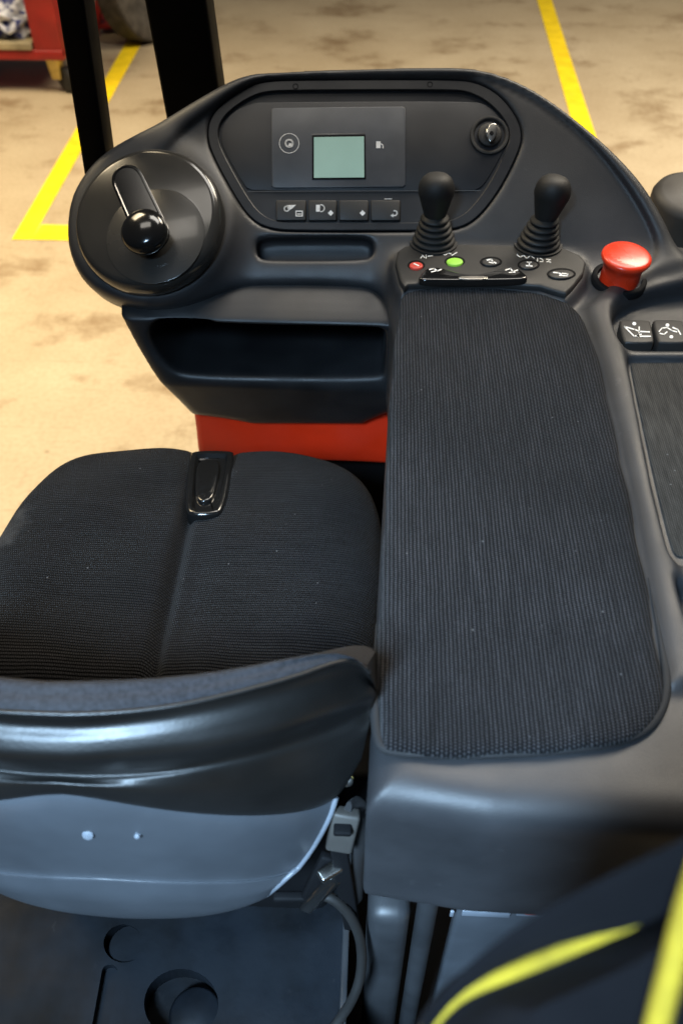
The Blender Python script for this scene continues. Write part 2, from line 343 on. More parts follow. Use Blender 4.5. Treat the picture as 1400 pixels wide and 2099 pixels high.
def prism_between(name, A, B, wx, wy, mat, parent=None, bev=0.004):
    """post from A to B with a wx by wy rectangular section"""
    A = np.asarray(A, float); B = np.asarray(B, float); t = B-A; L = np.linalg.norm(t); z = t/L
    x = np.array([1.0, 0, 0]); x = x-z*np.dot(x, z); x /= np.linalg.norm(x); y = np.cross(z, x)
    return rbox(name, (A+B)/2, (wx, wy, L), mat, parent, bev, np.stack([x, y, z], 1).tolist())
def strokes(name, lines, width, proj, n, mat, parent, thick=0.0005):
    """printed marks: polylines in photo pixels laid on a surface"""
    V = []; F = []; n = np.asarray(n, float)
    for L in lines:
        w_ = width
        if isinstance(L, tuple): L, w_ = L
        P = np.array(L, float)
        if len(P) > 2 and w_ == 'fill':
            b0 = len(V); pts = [proj(*q) for q in P]
            V += [p+n*thick for p in pts]; F.append(tuple(range(b0, b0+len(P)))); continue
        for a, b_ in zip(P[:-1], P[1:]):
            t = (b_-a)/max(np.linalg.norm(b_-a), 1e-6); s = np.array([-t[1], t[0]])*w_/2; e = t*w_*0.35
            b0 = len(V)
            for q in (a-s-e, b_-s+e, b_+s+e, a+s-e): V.append(proj(*q)+n*thick)
            F.append((b0, b0+1, b0+2, b0+3))
    return raw(name, V, F, mat, parent, False)
def circ(u, v, ru, rv, k=20, a0=0, a1=360):
    return [(u+ru*math.cos(math.radians(a0+(a1-a0)*i/k)), v+rv*math.sin(math.radians(a0+(a1-a0)*i/k))) for i in range(k+1)]
def dens(P, step):
    P = np.asarray(P, float); out = []
    for a, b in zip(P, np.roll(P, -1, 0)):
        k = max(1, int(np.linalg.norm(b-a)/step)); out += [a+(b-a)*i/k for i in range(k)]
    return np.array(out)

# ------------------------------------------------------------------ distance-field modelling of the moulded and padded parts
def poly_sd(P, X, Y):
    P = np.asarray(P, float); d = np.full(X.shape, 1e9, np.float32); ins = np.zeros(X.shape, bool)
    for a, b in zip(P, np.roll(P, -1, 0)):
        ex, ey = b-a; wx = X-a[0]; wy = Y-a[1]
        t = np.clip((wx*ex+wy*ey)/max(ex*ex+ey*ey, 1e-12), 0, 1)
        d = np.minimum(d, (wx-ex*t)**2+(wy-ey*t)**2)
        if abs(ey) > 1e-12:
            c = ((a[1] <= Y) & (b[1] > Y)) | ((b[1] <= Y) & (a[1] > Y))
            ins ^= c & (X < a[0]+(Y-a[1])*ex/ey)
    d = np.sqrt(d); return np.where(ins, -d, d).astype(np.float32)
def smin(a, b, k):
    h = np.maximum(k-np.abs(a-b), 0)/k; return np.minimum(a, b)-h*h*k*0.25
def smax(a, b, k): return -smin(-a, -b, k)
class Grid:
    def __init__(s, lo, hi, h):
        s.lo = np.array(lo, float); s.h = h; n = np.ceil((np.array(hi)-s.lo)/h).astype(int)+1; s.n = n
        s.x = (s.lo[0]+h*np.arange(n[0])).astype(np.float32); s.y = (s.lo[1]+h*np.arange(n[1])).astype(np.float32); s.z = (s.lo[2]+h*np.arange(n[2])).astype(np.float32)
        s.X = s.x[:, None, None]; s.Y = s.y[None, :, None]; s.Z = s.z[None, None, :]
        yy, zz = s.y[:, None]-DO[1], s.z[None, :]-DO[2]
        s.S = (yy+zz)*S45; s.D = ((zz-yy)*S45)[None]
    def hpoly(s, P): X, Y = np.meshgrid(s.x, s.y, indexing='ij'); return poly_sd(P, X, Y)[:, :, None]
    def dpoly(s, pts):                 # polygon on the dashboard slope
        pts = np.asarray(pts); P = np.stack([pts[:, 0], (pts-DO)@DE], 1)
        sv = np.arange(s.S.min()-0.004, s.S.max()+0.006, 0.002, dtype=np.float32)
        X, Q = np.meshgrid(s.x, sv, indexing='ij'); T = poly_sd(P, X, Q)
        f = (s.S-sv[0])/0.002; i = np.clip(f.astype(int), 0, len(sv)-2); fr = (f-i).astype(np.float32)
        return T[:, i]*(1-fr)+T[:, i+1]*fr
    def vpoly(s, P): X, Q = np.meshgrid(s.x, s.z, indexing='ij'); return poly_sd(P, X, Q)[:, None, :]
def surface_nets(G, F):
    h = G.h; lo = G.lo; S = F < 0
    c = [S[i:S.shape[0]-1+i, j:S.shape[1]-1+j, k:S.shape[2]-1+k] for i in (0, 1) for j in (0, 1) for k in (0, 1)]
    al = c[0].copy(); an = c[0].copy()
    for q in c[1:]: al &= q; an |= q
    act = an & ~al; I = np.argwhere(act); ids = np.full(act.shape, -1, np.int32); ids[tuple(I.T)] = np.arange(len(I))
    acc = np.zeros((len(I), 3)); cnt = np.zeros(len(I))
    cs = [(0, 0, 0), (0, 0, 1), (0, 1, 0), (0, 1, 1), (1, 0, 0), (1, 0, 1), (1, 1, 0), (1, 1, 1)]
    vals = {q: F[I[:, 0]+q[0], I[:, 1]+q[1], I[:, 2]+q[2]] for q in cs}
    for a in cs:
        for ax in range(3):
            if a[ax]: continue
            b = list(a); b[ax] = 1; b = tuple(b); fa, fb = vals[a], vals[b]
            m = (fa < 0) != (fb < 0); t = np.where(m, fa/np.where(m, fa-fb, 1), 0)
            p = np.tile(np.array(a, float), (len(I), 1)); p[:, ax] += t
            acc[m] += p[m]; cnt[m] += 1
    V = lo+(I+acc/cnt[:, None])*h
    def samp(V):
        g = (V-lo)/h; i = np.clip(np.floor(g).astype(int), 0, np.array(F.shape)-2); f = g-i; r = 0
        for q in cs:
            wgt = np.prod([f[:, k] if q[k] else 1-f[:, k] for k in range(3)], axis=0)
            r = r+wgt*F[i[:, 0]+q[0], i[:, 1]+q[1], i[:, 2]+q[2]]
        return r
    def grad(V):
        return np.stack([(samp(V+e)-samp(V-e))/(2*h) for e in np.eye(3)*h], 1)
    for _ in range(2):
        g = grad(V); V = V-np.clip(samp(V)/np.maximum(np.sum(g*g, 1), 0.15), -h*0.6, h*0.6)[:, None]*g
    Nn = grad(V); Nn /= np.maximum(np.linalg.norm(Nn, axis=1, keepdims=True), 1e-9)
    quads = []
    for ax in range(3):
        o1, o2 = [(1, 2), (2, 0), (0, 1)][ax]
        a = [slice(None)]*3; b = [slice(None)]*3; a[ax] = slice(0, -1); b[ax] = slice(1, None)
        Sa, Sb = S[tuple(a)], S[tuple(b)]; E = np.argwhere(Sa != Sb)
        E = E[(E[:, o1] > 0) & (E[:, o2] > 0) & (E[:, o1] < act.shape[o1]) & (E[:, o2] < act.shape[o2])]
        fl = Sa[tuple(E.T)]
        def at(d1, d2):
            q = E.copy(); q[:, o1] -= d1; q[:, o2] -= d2; return ids[tuple(q.T)]
        Q = np.stack([at(1, 1), at(0, 1), at(0, 0), at(1, 0)], 1); Q[~fl] = Q[~fl][:, ::-1]; quads.append(Q)
    Q = np.vstack(quads); Q = Q[(Q >= 0).all(1)]
    return V, Q, Nn
def mesh_vq(name, V, Q, N, mat, parent):
    u, inv = np.unique(Q, return_inverse=True); V = V[u]; N = N[u]; Q = inv.reshape(Q.shape)
    me = bpy.data.meshes.new(name)
    me.vertices.add(len(V)); me.vertices.foreach_set('co', V.astype(np.float32).ravel())
    me.loops.add(Q.size); me.loops.foreach_set('vertex_index', Q.astype(np.int32).ravel())
    me.polygons.add(len(Q)); me.polygons.foreach_set('loop_start', np.arange(0, Q.size, 4, dtype=np.int32))
    me.update(calc_edges=True); me.validate()
    me.polygons.foreach_set('use_smooth', np.ones(len(me.polygons), bool))
    me.normals_split_custom_set_from_vertices(N.tolist())
    return link(name, me, mat, parent, False)

# ------------------------------------------------------------------ floor
def sheet(name, pts, z, mat, parent=None):
    return raw(name, [(p[0], p[1], z) for p in pts], [tuple(range(len(pts)))], mat, parent, False)
fl = sheet('floor', [(-30, -20), (30, -20), (30, 40), (-30, 40)], 0.0, 'concrete'); fl['kind'] = 'structure'
def floorline(edge_pts, parent, z=0.003):
    return sheet('floor_marking', [hp(u, v, z) for u, v in edge_pts], z, 'yellow', parent)
def ground_poly(ptsxy, z):
    o = sheet('floor_marking', ptsxy, z, 'yellow', fl); return o
def ext(p, q, k): p = hp(*p, 0)[:2]; q = hp(*q, 0)[:2]; return q+(q-p)*k
ground_poly([hp(25, 492, 0)[:2], hp(66, 492, 0)[:2], ext((86, 461), (286, 100), 0.25), ext((25, 492), (252, 100), 0.25)], 0.003)
c0, c1 = hp(66, 492, 0)[:2], hp(86, 461, 0)[:2]
ground_poly([c0, c0+np.array([2.0, -0.02]), c1+np.array([2.0, -0.02]), c1], 0.003)
ground_poly([ext((1100, 0), (1165, 228), 0.7), ext((1130, 0), (1215, 262), 0.7), ext((1215, 262), (1130, 0), 0.8), ext((1165, 228), (1100, 0), 0.8)], 0.003)
ground_poly([hp(1330, 480, 0)[:2], hp(1600, 500, 0)[:2], hp(1600, 470, 0)[:2], hp(1330, 452, 0)[:2]], 0.0065)

# ------------------------------------------------------------------ the truck
truck = bpy.data.objects.new('reach_truck', None); COL.objects.link(truck); truck.location = (0.05, 0.6, 0)
truck['label'] = 'charcoal reach truck cab with seat, arm console and dashboard'; truck['category'] = 'truck'

# steering disc frame
WN = np.array([-0.10, -0.57, 0.815]); WN /= np.linalg.norm(WN)
WC = dp(299, 441, 0.042)
def wp(u, v, d=0.0): return pl(u, v, WC+WN*d, WN)
WR = 0.1005

px = lambda L, f: np.array([f(*q) for q in L])
outer = chaikin(px([(150, 520), (150, 420), (175, 365), (215, 318), (290, 272), (370, 222), (455, 172), (500, 153), (550, 145), (700, 139), (850, 136), (970, 136), (1040, 155), (1110, 190), (1190, 250), (1260, 312), (1320, 378), (1365, 455), (1395, 530), (1425, 600), (1450, 720), (1300, 760), (1000, 700), (800, 592), (700, 580), (510, 580), (450, 588), (370, 606), (280, 612), (190, 590)], dp), 2)
face = chaikin(px([(250, 480), (290, 350), (380, 268), (460, 210), (520, 175), (560, 160), (960, 154), (1030, 172), (1100, 207), (1180, 268), (1240, 330), (1292, 400), (1326, 460), (1344, 510), (1340, 548), (1300, 585), (1258, 612), (1200, 760), (800, 760), (480, 760), (330, 760)], dp), 2)
bez_o = chaikin([(423, 272), (430, 240), (455, 210), (500, 180), (535, 166), (600, 163), (760, 162), (920, 162), (975, 166), (1025, 193), (1060, 238), (1072, 275), (1064, 312), (1025, 390), (980, 448), (940, 470), (880, 474), (600, 474), (555, 470), (520, 455), (490, 420), (432, 315)], 2)
bez_i = chaikin([(446, 276), (451, 250), (474, 223), (513, 198), (545, 187), (600, 185), (760, 184), (920, 184), (960, 187), (1002, 209), (1036, 246), (1046, 276), (1039, 303), (1003, 377), (963, 430), (928, 452), (880, 456), (600, 456), (566, 453), (538, 441), (510, 409), (454, 308)], 2)
G = Grid((-0.46, 0.27, 1.0), (0.66, 1.34, 1.47), 0.004)
slabF = smax(G.dpoly(outer), smax(G.D-0.010, -(G.D+0.105), 0.02), 0.020)
cut = np.maximum(G.dpoly(face), -(G.D-0.0))
slabF = smax(slabF, -cut, 0.014)
# steering pod
rx, ry, rz = G.X-WC[0], G.Y-WC[1], G.Z-WC[2]
ax = (rx*WN[0]+ry*WN[1]+rz*WN[2]).astype(np.float32)
rad = np.sqrt(np.maximum(rx*rx+ry*ry+rz*rz-ax*ax, 0)).astype(np.float32)
pod = smax(rad-(WR+0.001), np.abs(ax+0.056)-0.022, 0.016)
slabF = smin(slabF, pod, 0.045)
del rx, ry, rz
# console block
cons = chaikin(px([(750, 1662), (756, 1560), (765, 1400), (775, 1195), (795, 850), (806, 660), (802, 600), (790, 540), (800, 470), (1100, 440), (1420, 470), (1600, 800), (1760, 1250), (1800, 1720)], lambda u, v: hp(u, v, 1.235)[:2]), 1)
consF = smax(G.hpoly(cons), smax(G.Z-1.235, 1.03-G.Z, 0.02), 0.032)
ridge = px([(1206, 632), (1240, 743), (1275, 877), (1311, 1036), (1346, 1212), (1364, 1297), (1378, 1400), (1500, 1400), (1430, 1290), (1388, 1186), (1369, 1110), (1341, 1018), (1316, 891), (1295, 786), (1270, 700), (1252, 630), (1280, 590), (1330, 560), (1500, 520), (1500, 480), (1310, 540), (1260, 580)], lambda u, v: hp(u, v, 1.240)[:2])
consF = smin(consF, smax(G.hpoly(ridge), smax(G.Z-1.244, 1.18-G.Z, 0.01), 0.01), 0.016)
F = smin(slabF, consF, 0.03)
# raised housing for the levers
hous = chaikin(px([(797, 520), (835, 493), (1080, 486), (1192, 512), (1216, 545), (1172, 606), (1150, 604), (1090, 584), (840, 584), (818, 596)], lambda u, v: hp(u, v, 1.258)[:2]), 1)
F = smin(F, smax(G.hpoly(hous), smax(G.Z-1.2515, 1.10-G.Z, 0.01), 0.014), 0.010)
# recesses
def hcut(F, pts, z, depth, k, kk=None):
    P = chaikin(px(pts, lambda u, v: hp(u, v, z)[:2]), 2)
    return smax(F, -smax(G.hpoly(P), (z-depth)-G.Z, kk or k), k)
F = hcut(F, [(1252, 655), (1262, 620), (1300, 597), (1360, 580), (1500, 566), (1500, 708), (1400, 708), (1284, 708), (1268, 695)], 1.240, 0.030, 0.008)
F = hcut(F, [(1283, 724), (1300, 722), (1500, 722), (1560, 1146), (1400, 1150), (1378, 1146), (1366, 1120), (1340, 1010), (1313, 880)], 1.240, 0.016, 0.006)
F = hcut(F, [(1383, 1184), (1400, 1182), (1560, 1182), (1600, 1420), (1460, 1400), (1405, 1270)], 1.240, 0.03, 0.008)
F = smax(F, -smax(G.dpoly(chaikin(px(bez_o, dp), 0)), -(G.D+0.012), 0.002), 0.004)
slot = chaikin(px([(524, 508), (528, 492), (545, 485), (640, 484), (745, 484), (762, 491), (767, 508), (762, 524), (745, 531), (640, 532), (545, 532), (528, 525)], dp), 2)
F = smax(F, -smax(G.dpoly(slot), -(G.D+0.026), 0.010), 0.006)
kc = dp(1003, 276)
V, Q, Nn = surface_nets(G, F)
cy = V[Q].mean(1)
isdash = ((cy[:, 1]-1.10)+(cy[:, 2]-1.27) > -0.15*(1+0*cy[:, 0])) & (cy[:, 1] > 0.985) & ((cy[:, 0] < 0.0) | ((cy[:, 1]-1.06)-(cy[:, 2]-1.24)*0.2 > 0.0))
dash = mesh_vq('dashboard', V, Q[isdash], Nn, 'plastic', truck)
console = mesh_vq('arm_console', V, Q[~isdash], Nn, 'plastic', truck)
del F, slabF, consF, cut, pod, rad, ax

# pocket floors
def hslab(name, pts, z, thick, bev, mat, parent, ch=2, **k):
    return slab(name, chaikin(px(pts, lambda u, v: hp(u, v, z)), ch), (0, 0, 1), thick, bev, mat, parent, **k)
hslab('tray_mat', [(1290, 741), (1294, 738), (1320, 738), (1500, 738), (1555, 1138), (1400, 1142), (1384, 1138), (1374, 1115), (1345, 1000), (1318, 875)], 1.2262, 0.003, 0.001, 'mat', console)

# instrument bezel and inner plate
dmap = lambda L, d=0.0, ch=0: np.array([dp(u, v, d) for u, v in (chaikin(L, ch) if ch else L)])
bo = np.array(bez_o); ctr = np.array([750, 315.0])
bo2 = bo+(ctr-bo)*np.array([0.006, 0.010])
bezel = frame_ring('instrument_bezel', dmap(bo2, -0.0015), dmap(bez_i, -0.0015), DN, 0.009, 'panel', dash)
inner = slab('instrument_plate', dmap(np.array(bez_i)+(np.array(bez_i)-ctr)*0.012, -0.0065), DN, 0.004, 0.0003, 'panel', dash, segs=1)
# upper panel sheet above the ledge line
up = [(452, 280), (456, 256), (478, 228), (515, 212), (540, 209), (960, 207), (1000, 214), (1032, 249), (1042, 276), (1035, 303), (1003, 362), (985, 386), (965, 391), (530, 391), (508, 388), (498, 376), (458, 306)]
upper = slab('instrument_face', dmap(up, -0.0045, 2), DN, 0.0018, 0.0008, 'panel', dash)
for u, v in ((606, 177), (881, 173)):
    s_ = lathe('screw', [(0.0001, -0.0005), (0.0022, -0.0005), (0.0030, 0.0003), (0.0038, 0.0003), (0.0042, -0.001)], dp(u, v, -0.0015), DN, 'dark', bezel, 16)
mod = slab('display_module', dmap([(557, 224), (562, 221), (825, 218), (831, 222), (831, 378), (826, 383), (562, 385), (557, 381)], -0.0022), DN, 0.003, 0.0008, 'module', dash)
frm = slab('screen_frame', dmap([(640, 277), (749, 275), (750, 367), (640, 368)], -0.0014), DN, 0.002, 0.0006, 'dark', mod)
lcd = slab('screen', dmap([(643.5, 281), (746, 279.5), (746.5, 363.5), (643.5, 364.5)], -0.0008), DN, 0.001, 0.0002, 'lcd', mod, segs=1)
strokes('screen_glint', [[(640, 275.5), (747, 273.5)]], 1.5, lambda u, v: dp(u, v, -0.0014), DN, 'metal', mod)  # bright line drawn in as a glint along the screen's top edge
strokes('symbol', [circ(593, 294, 20, 20, 28), (circ(593, 294, 7.5, 7.5, 16), 3.4), ([(590, 301), (593, 294), (602, 294), (600, 301), (594, 303)], 'fill')], 1.4, lambda u, v: dp(u, v, -0.0022), DN, 'white', mod)
strokes('symbol', [([(771, 290), (780, 290), (780, 304), (771, 304)], 'fill'), [(781, 295), (785, 298), (785, 304)]], 2, lambda u, v: dp(u, v, -0.0022), DN, 'white', mod)
# lower band with the four switches
rail = strokes('ledge_trim', [[(508, 392.5), (985, 391)]], 1.8, lambda u, v: dp(u, v, -0.0040), DN, 'shell', dash)
def switch(u0, u1, v0, v1, marks, lab):
    b = slab('switch', dmap([(u0, v0+2), (u0+2, v0), (u1-2, v0), (u1, v0+2), (u1, v1-2), (u1-2, v1), (u0+2, v1), (u0, v1-2)], -0.0005), DN, 0.006, 0.0016, 'plate', dash)
    strokes('symbol', marks, 2.2, lambda u, v: dp(u, v, -0.0005), DN, 'white', b)
    b['label'] = lab
switch(566, 627, 410, 452, [(circ(588, 428, 5, 5, 12), 2.6), ([(587, 421), (607, 420), (600, 427), (592, 432)], 'fill'), [(607, 433), (620, 433), (620, 443), (607, 443), (607, 433)], ([(610, 439), (617, 439)], 2)], 'switch with a lamp symbol')
switch(632, 690, 410, 452, [([(648, 420), (656, 420), (656, 434), (648, 434)], 'fill'), (circ(658, 427, 7, 7, 10, -90, 90), 2.4), ([(678, 431), (684, 437), (678, 443), (672, 437)], 'fill')], 'switch with a headlamp symbol')
switch(695, 755, 410, 452, [([(743, 431), (749, 437), (743, 443), (737, 437)], 'fill')], 'switch with a single diamond mark')
switch(760, 820, 410, 452, [(circ(809, 437, 4.5, 5, 10, -110, 90), 2.8), ([(809, 442), (802, 442)], 2.8), ([(806, 438), (800, 442), (806, 446)], 'fill'), ([(788, 408), (803, 408)], 1.2)], 'switch with a hooked arrow mark')
# key switch
ks = lathe('ignition_switch', [(0.0265, -0.002), (0.0255, 0.001), (0.023, 0.0016), (0.021, 0.0006), (0.019, -0.003), (0.0165, -0.003), (0.016, 0.002), (0.0145, 0.0032), (0.0085, 0.0032), (0.008, 0.0025), (0.0001, 0.0025)], dp(1003, 277, -0.0035), DN, 'rubber', dash, 40)
lathe('lock_barrel', [(0.0078, 0.0), (0.0078, 0.006), (0.0068, 0.007), (0.0001, 0.007)], dp(1005, 276, -0.002), DN, 'metal', ks, 24)
kb = slab('key', dmap([(1000, 256), (1012, 251), (1019, 256), (1019, 268), (1012, 286), (1004, 291), (999, 283)], 0.014, 1), DN, 0.003, 0.0008, 'metal', ks)
lathe('key_hole', [(0.0028, 0), (0.0026, 0.0006), (0.0001, 0.0006)], dp(1007, 273, 0.0141), DN, 'dark', ks, 16)

# ------------------------------------------------------------------ steering wheel
wheel = lathe('steering_wheel', [(0.094, -0.040), (0.0965, -0.038), (0.0975, -0.034), (0.0955, -0.031), (0.0955, -0.029), (WR, -0.027), (WR+0.0005, -0.018), (WR-0.001, -0.010), (WR-0.004, -0.004), (WR-0.008, -0.001), (WR-0.012, 0), (0.0001, 0.0003)], WC, WN, 'wheel', truck, 96, sharp=60)
lathe('dial', [(0.066, -0.0002), (0.066, 0.0007), (0.0655, 0.0009), (0.0001, 0.0011)], wp(319, 484, 0.0), WN, 'wheel_dial', wheel, 72)
def capsule2(a, b, ra, rb, k=10):
    a = np.array(a, float); b = np.array(b, float); t = math.degrees(math.atan2(*(b-a)[::-1]))
    return circ(*a, ra, ra, k, t+90, t+270)+circ(*b, rb, rb, k, t-90, t+90)
arm = slab('handle_recess', [wp(u, v, 0.0022) for u, v in capsule2((262, 369), (312, 478), 33, 36)], WN, 0.003, 0.0014, 'gloss', wheel, segs=3, dish=[(0.003, 0.0), (0.0045, -0.0012)])
KC = wp(312, 497, 0.0)
lathe('knob_stem', [(0.017, 0), (0.015, 0.006), (0.0135, 0.016), (0.016, 0.024)], KC+WN*0.0008, WN, 'gloss', wheel, 28)
knob = lathe('steering_knob', [(0.0001, 0.016), (0.018, 0.0165), (0.026, 0.019), (0.0295, 0.024), (0.0302, 0.029), (0.029, 0.0335), (0.0255, 0.0378), (0.019, 0.0410), (0.011, 0.0428), (0.004, 0.0434), (0.0001, 0.0435)], KC, WN, 'gloss', wheel, 48)

# ------------------------------------------------------------------ lever plate and its controls
ZP = 1.2585
plate = hslab('lever_plate', [(806, 520), (838, 497), (1078, 490), (1186, 515), (1206, 545), (1164, 599), (1150, 598), (1092, 579), (842, 579), (824, 590)], ZP, 0.008, 0.004, 'plate', truck, 1)
zp = lambda u, v, d=0.0: hp(u, v, ZP+d)
def joystick(u, v, tilt, lab):
    C = zp(u, v); ax = np.array(tilt, float); ax /= np.linalg.norm(ax)
    up = np.array([0, 0, 1.0])
    V = []; F = []; seg = 36
    prof = []
    R0, R1 = 0.0300, 0.0180; H = 0.036; nr_ = 5
    prof.append((R0+0.002, 0.0)); prof.append((R0+0.002, 0.0025))
    for i in range(nr_):
        for j in range(7):
            f = (i+j/7)/nr_; env = R0+(R1-R0)*f**0.9
            prof.append((env-0.0040*(1-abs(math.sin(math.pi*(j/7))))**1.3, 0.0025+H*f))
    prof.append((R1-0.003, H+0.003)); prof.append((0.010, H+0.005))
    def cen(h): k = max(0, h/(H+0.005)); return C+up*h+(ax-up*ax[2])/ax[2]*h*k
    for r, h in prof:
        for k in range(seg):
            a = 2*math.pi*k/seg; V.append(cen(h)+np.array([r*math.cos(a), r*math.sin(a), 0]))
    for r in range(len(prof)-1):
        for k in range(seg):
            j = (k+1) % seg; F.append((r*seg+k, r*seg+j, (r+1)*seg+j, (r+1)*seg+k))
    F.append(tuple(range(seg))); F.append(tuple(range((len(prof)-1)*seg, len(prof)*seg)))
    B = cen(H-0.004)
    grip = lathe('joystick', [(0.0125, 0), (0.0135, 0.004), (0.0160, 0.012), (0.0188, 0.021), (0.0212, 0.030), (0.0230, 0.035), (0.0235, 0.040), (0.0230, 0.0455), (0.0213, 0.0505), (0.0184, 0.0552), (0.0142, 0.0587), (0.0085, 0.0607), (0.0001, 0.0613)], B, ax, 'rubber', truck, 40)
    grip['label'] = lab
    raw('lever_boot', V, F, 'rubber', grip, True, 80)
joystick(888, 499, (-0.02, 0.10, 1), 'left joystick with ribbed rubber boot')
joystick(1102, 503, (0.125, 0.10, 1), 'right joystick leaning to the right')
def oval(u, v, ru, rv, name, mat, marks=None, h=0.003, lab=None):
    ring = slab('button_ring', [zp(*q, 0.0006) for q in circ(u, v, ru+4, rv+3, 28)[:-1]], (0, 0, 1), 0.001, 0.0004, 'dark', plate, segs=1)
    b = slab(name, [zp(*q, h) for q in circ(u, v, ru, rv, 28)[:-1]], (0, 0, 1), h, 0.0016, mat, plate)
    if lab: b['label'] = lab
    if marks: strokes('symbol', marks, 2.4, lambda a, c: zp(a, c, h), (0, 0, 1), 'white', b)
oval(853, 543, 14, 7, 'push_button', 'redlit', [[(848, 541), (858, 545)]], lab='small red push button')
oval(932, 535, 17, 7.5, 'push_button', 'greenlit', lab='small green push button')
oval(1006, 536, 19, 7.5, 'push_button', 'plate', [([(998, 534), (1006, 532), (1010, 537), (1016, 540)], 3), ([(1002, 538), (1010, 540)], 2.5)])
oval(1083, 542, 19, 8, 'push_button', 'plate', [([(1078, 545), (1090, 546)], 2.6), ([(1084, 538), (1084, 545)], 2.6), ([(1080, 538), (1088, 538)], 2)])
oval(1150, 561, 26, 9, 'push_button', 'plate', [([(1134, 559), (1144, 560), (1150, 563)], 3), ([(1146, 565), (1162, 566), (1163, 562), (1152, 561)], 2.4)])
strokes('lever_legend', [([(862, 530), (866, 524), (870, 529)], 1.8), ([(873, 523), (873, 530)], 1.8), ([(877, 526), (886, 525)], 1.8), ([(899, 522), (905, 519), (912, 524), (918, 519), (924, 521)], 1.8), ([(926, 524), (936, 518)], 1.8)], 1.8, zp, (0, 0, 1), 'white', plate)
strokes('lever_legend', [([(1059, 523), (1066, 528), (1072, 524), (1079, 530), (1086, 525)], 1.8), ([(1089, 526), (1094, 530)], 1.8), ([(1101, 530), (1101, 538)], 1.8), ([(1106, 530), (1112, 533), (1112, 537), (1106, 537)], 1.6), ([(1119, 532), (1128, 533)], 1.8), ([(1120, 537), (1128, 538)], 1.8), ([(1124, 532), (1124, 538)], 1.6)], 1.8, zp, (0, 0, 1), 'white', plate)
rock = hslab('rocker_switch', [(856, 573), (862, 560), (874, 548), (895, 546), (920, 552), (945, 560), (975, 562), (1005, 556), (1030, 547), (1055, 547), (1072, 555), (1086, 571), (1040, 573), (970, 574), (900, 574)], ZP+0.007, 0.0085, 0.003, 'gloss', truck, 2)
strokes('symbol', [([(880, 553), (889, 551), (896, 556), (904, 553)], 2.6), ([(884, 558), (892, 556)], 2.2)], 2.4, lambda u, v: zp(u, v, 0.007), (0, 0, 1), 'white', rock)
strokes('symbol', [([(1036, 554), (1046, 551), (1050, 558), (1060, 554)], 2.6), ([(1043, 559), (1055, 559)], 2.2)], 2.4, lambda u, v: zp(u, v, 0.007), (0, 0, 1), 'white', rock)
slab('rocker_strip', [hp(u, v, ZP+0.0082) for u, v in chaikin([(938, 566), (975, 565), (1000, 566), (998, 572), (942, 572)], 1)], (0, 0, 1), 0.002, 0.0005, 'metal', rock)

# emergency stop
EA = np.array([0.03, -0.10, 0.99]); EA /= np.linalg.norm(EA)
EC = hp(1268, 573, 1.240)
es = lathe('emergency_stop_button', [(0.0252, -0.0120), (0.0252, 0.0036), (0.0249, 0.0162), (0.0258, 0.0216), (0.0283, 0.0270), (0.0309, 0.0311), (0.0319, 0.0338), (0.0315, 0.0362), (0.0302, 0.0376), (0.0271, 0.0387), (0.0214, 0.0396), (0.0114, 0.0403), (0.0001, 0.0405)], EC, EA, 'red', truck, 56)
lathe('collar', [(0.036, -0.006), (0.0355, 0.0025), (0.0335, 0.004), (0.029, 0.004), (0.028, -0.004)], EC, EA, 'dark', es, 48)

# tray switches
def tray_switch(pts, marks, lab):
    b = slab('switch', chaikin(px(pts, lambda u, v: hp(u, v, 1.232)), 1), (0, 0, 1), 0.018, 0.003, 'plate', console)
    strokes('symbol', marks, 2.6, lambda u, v: hp(u, v, 1.232), (0, 0, 1), 'white', b); b['label'] = lab
tray_switch([(1268, 658), (1276, 654), (1328, 655), (1333, 659), (1341, 697), (1337, 702), (1284, 702), (1276, 697)], [[(1279, 670), (1299, 690), (1313, 686)], [(1279, 670), (1300, 676), (1310, 680), (1330, 681)], [(1309, 671), (1309, 683)], [(1306, 690), (1332, 690)], (circ(1299, 664, 4, 3.5, 10), 'fill'), (circ(1307, 689, 3.5, 3, 10), 'fill')], 'switch with a reclining seat symbol')
tray_switch([(1337, 658), (1342, 654), (1395, 655), (1400, 659), (1408, 697), (1404, 702), (1352, 702), (1346, 697)], [[(1350, 680), (1356, 673), (1366, 672), (1376, 678), (1386, 681)], [(1352, 684), (1360, 686), (1366, 681)], [(1378, 672), (1388, 676), (1394, 686)], (circ(1367, 667, 4, 3.5, 10), 'fill'), (circ(1375, 691, 4, 3.5, 10), 'fill')], 'switch with a curved arrow and dot symbol')
tray_switch([(1404, 658), (1409, 654), (1462, 655), (1467, 659), (1475, 697), (1471, 702), (1420, 702), (1412, 697)], [[(1425, 676), (1438, 684), (1450, 680)]], 'plain switch at the outer end of the tray')

# ------------------------------------------------------------------ arm pad
padpx = [(818, 606), (826, 588), (848, 577), (960, 576), (1085, 577), (1125, 590), (1165, 611), (1196, 640), (1214, 680), (1240, 760), (1288, 990), (1328, 1185), (1358, 1340), (1367, 1400), (1358, 1452), (1330, 1492), (1280, 1518), (1180, 1535), (1000, 1547), (850, 1545), (790, 1538), (776, 1524), (769, 1480), (768, 1400), (771, 1280), (777, 1195), (787, 994), (797, 834), (806, 680)]
ZT = 1.2525
padP = chaikin(px(padpx, lambda u, v: hp(u, v, ZT-0.004)[:2]), 2)
G2 = Grid((-0.02, 0.30, 1.225), (0.30, 1.04, 1.275), 0.0035)
wob = 0.0012*np.sin(G2.X*31+1.0)*np.sin(G2.Y*17)+0.0010*np.sin(G2.X*13-G2.Y*23)+0.0012*np.sin(G2.Y*9+2)
hd = G2.hpoly(padP)
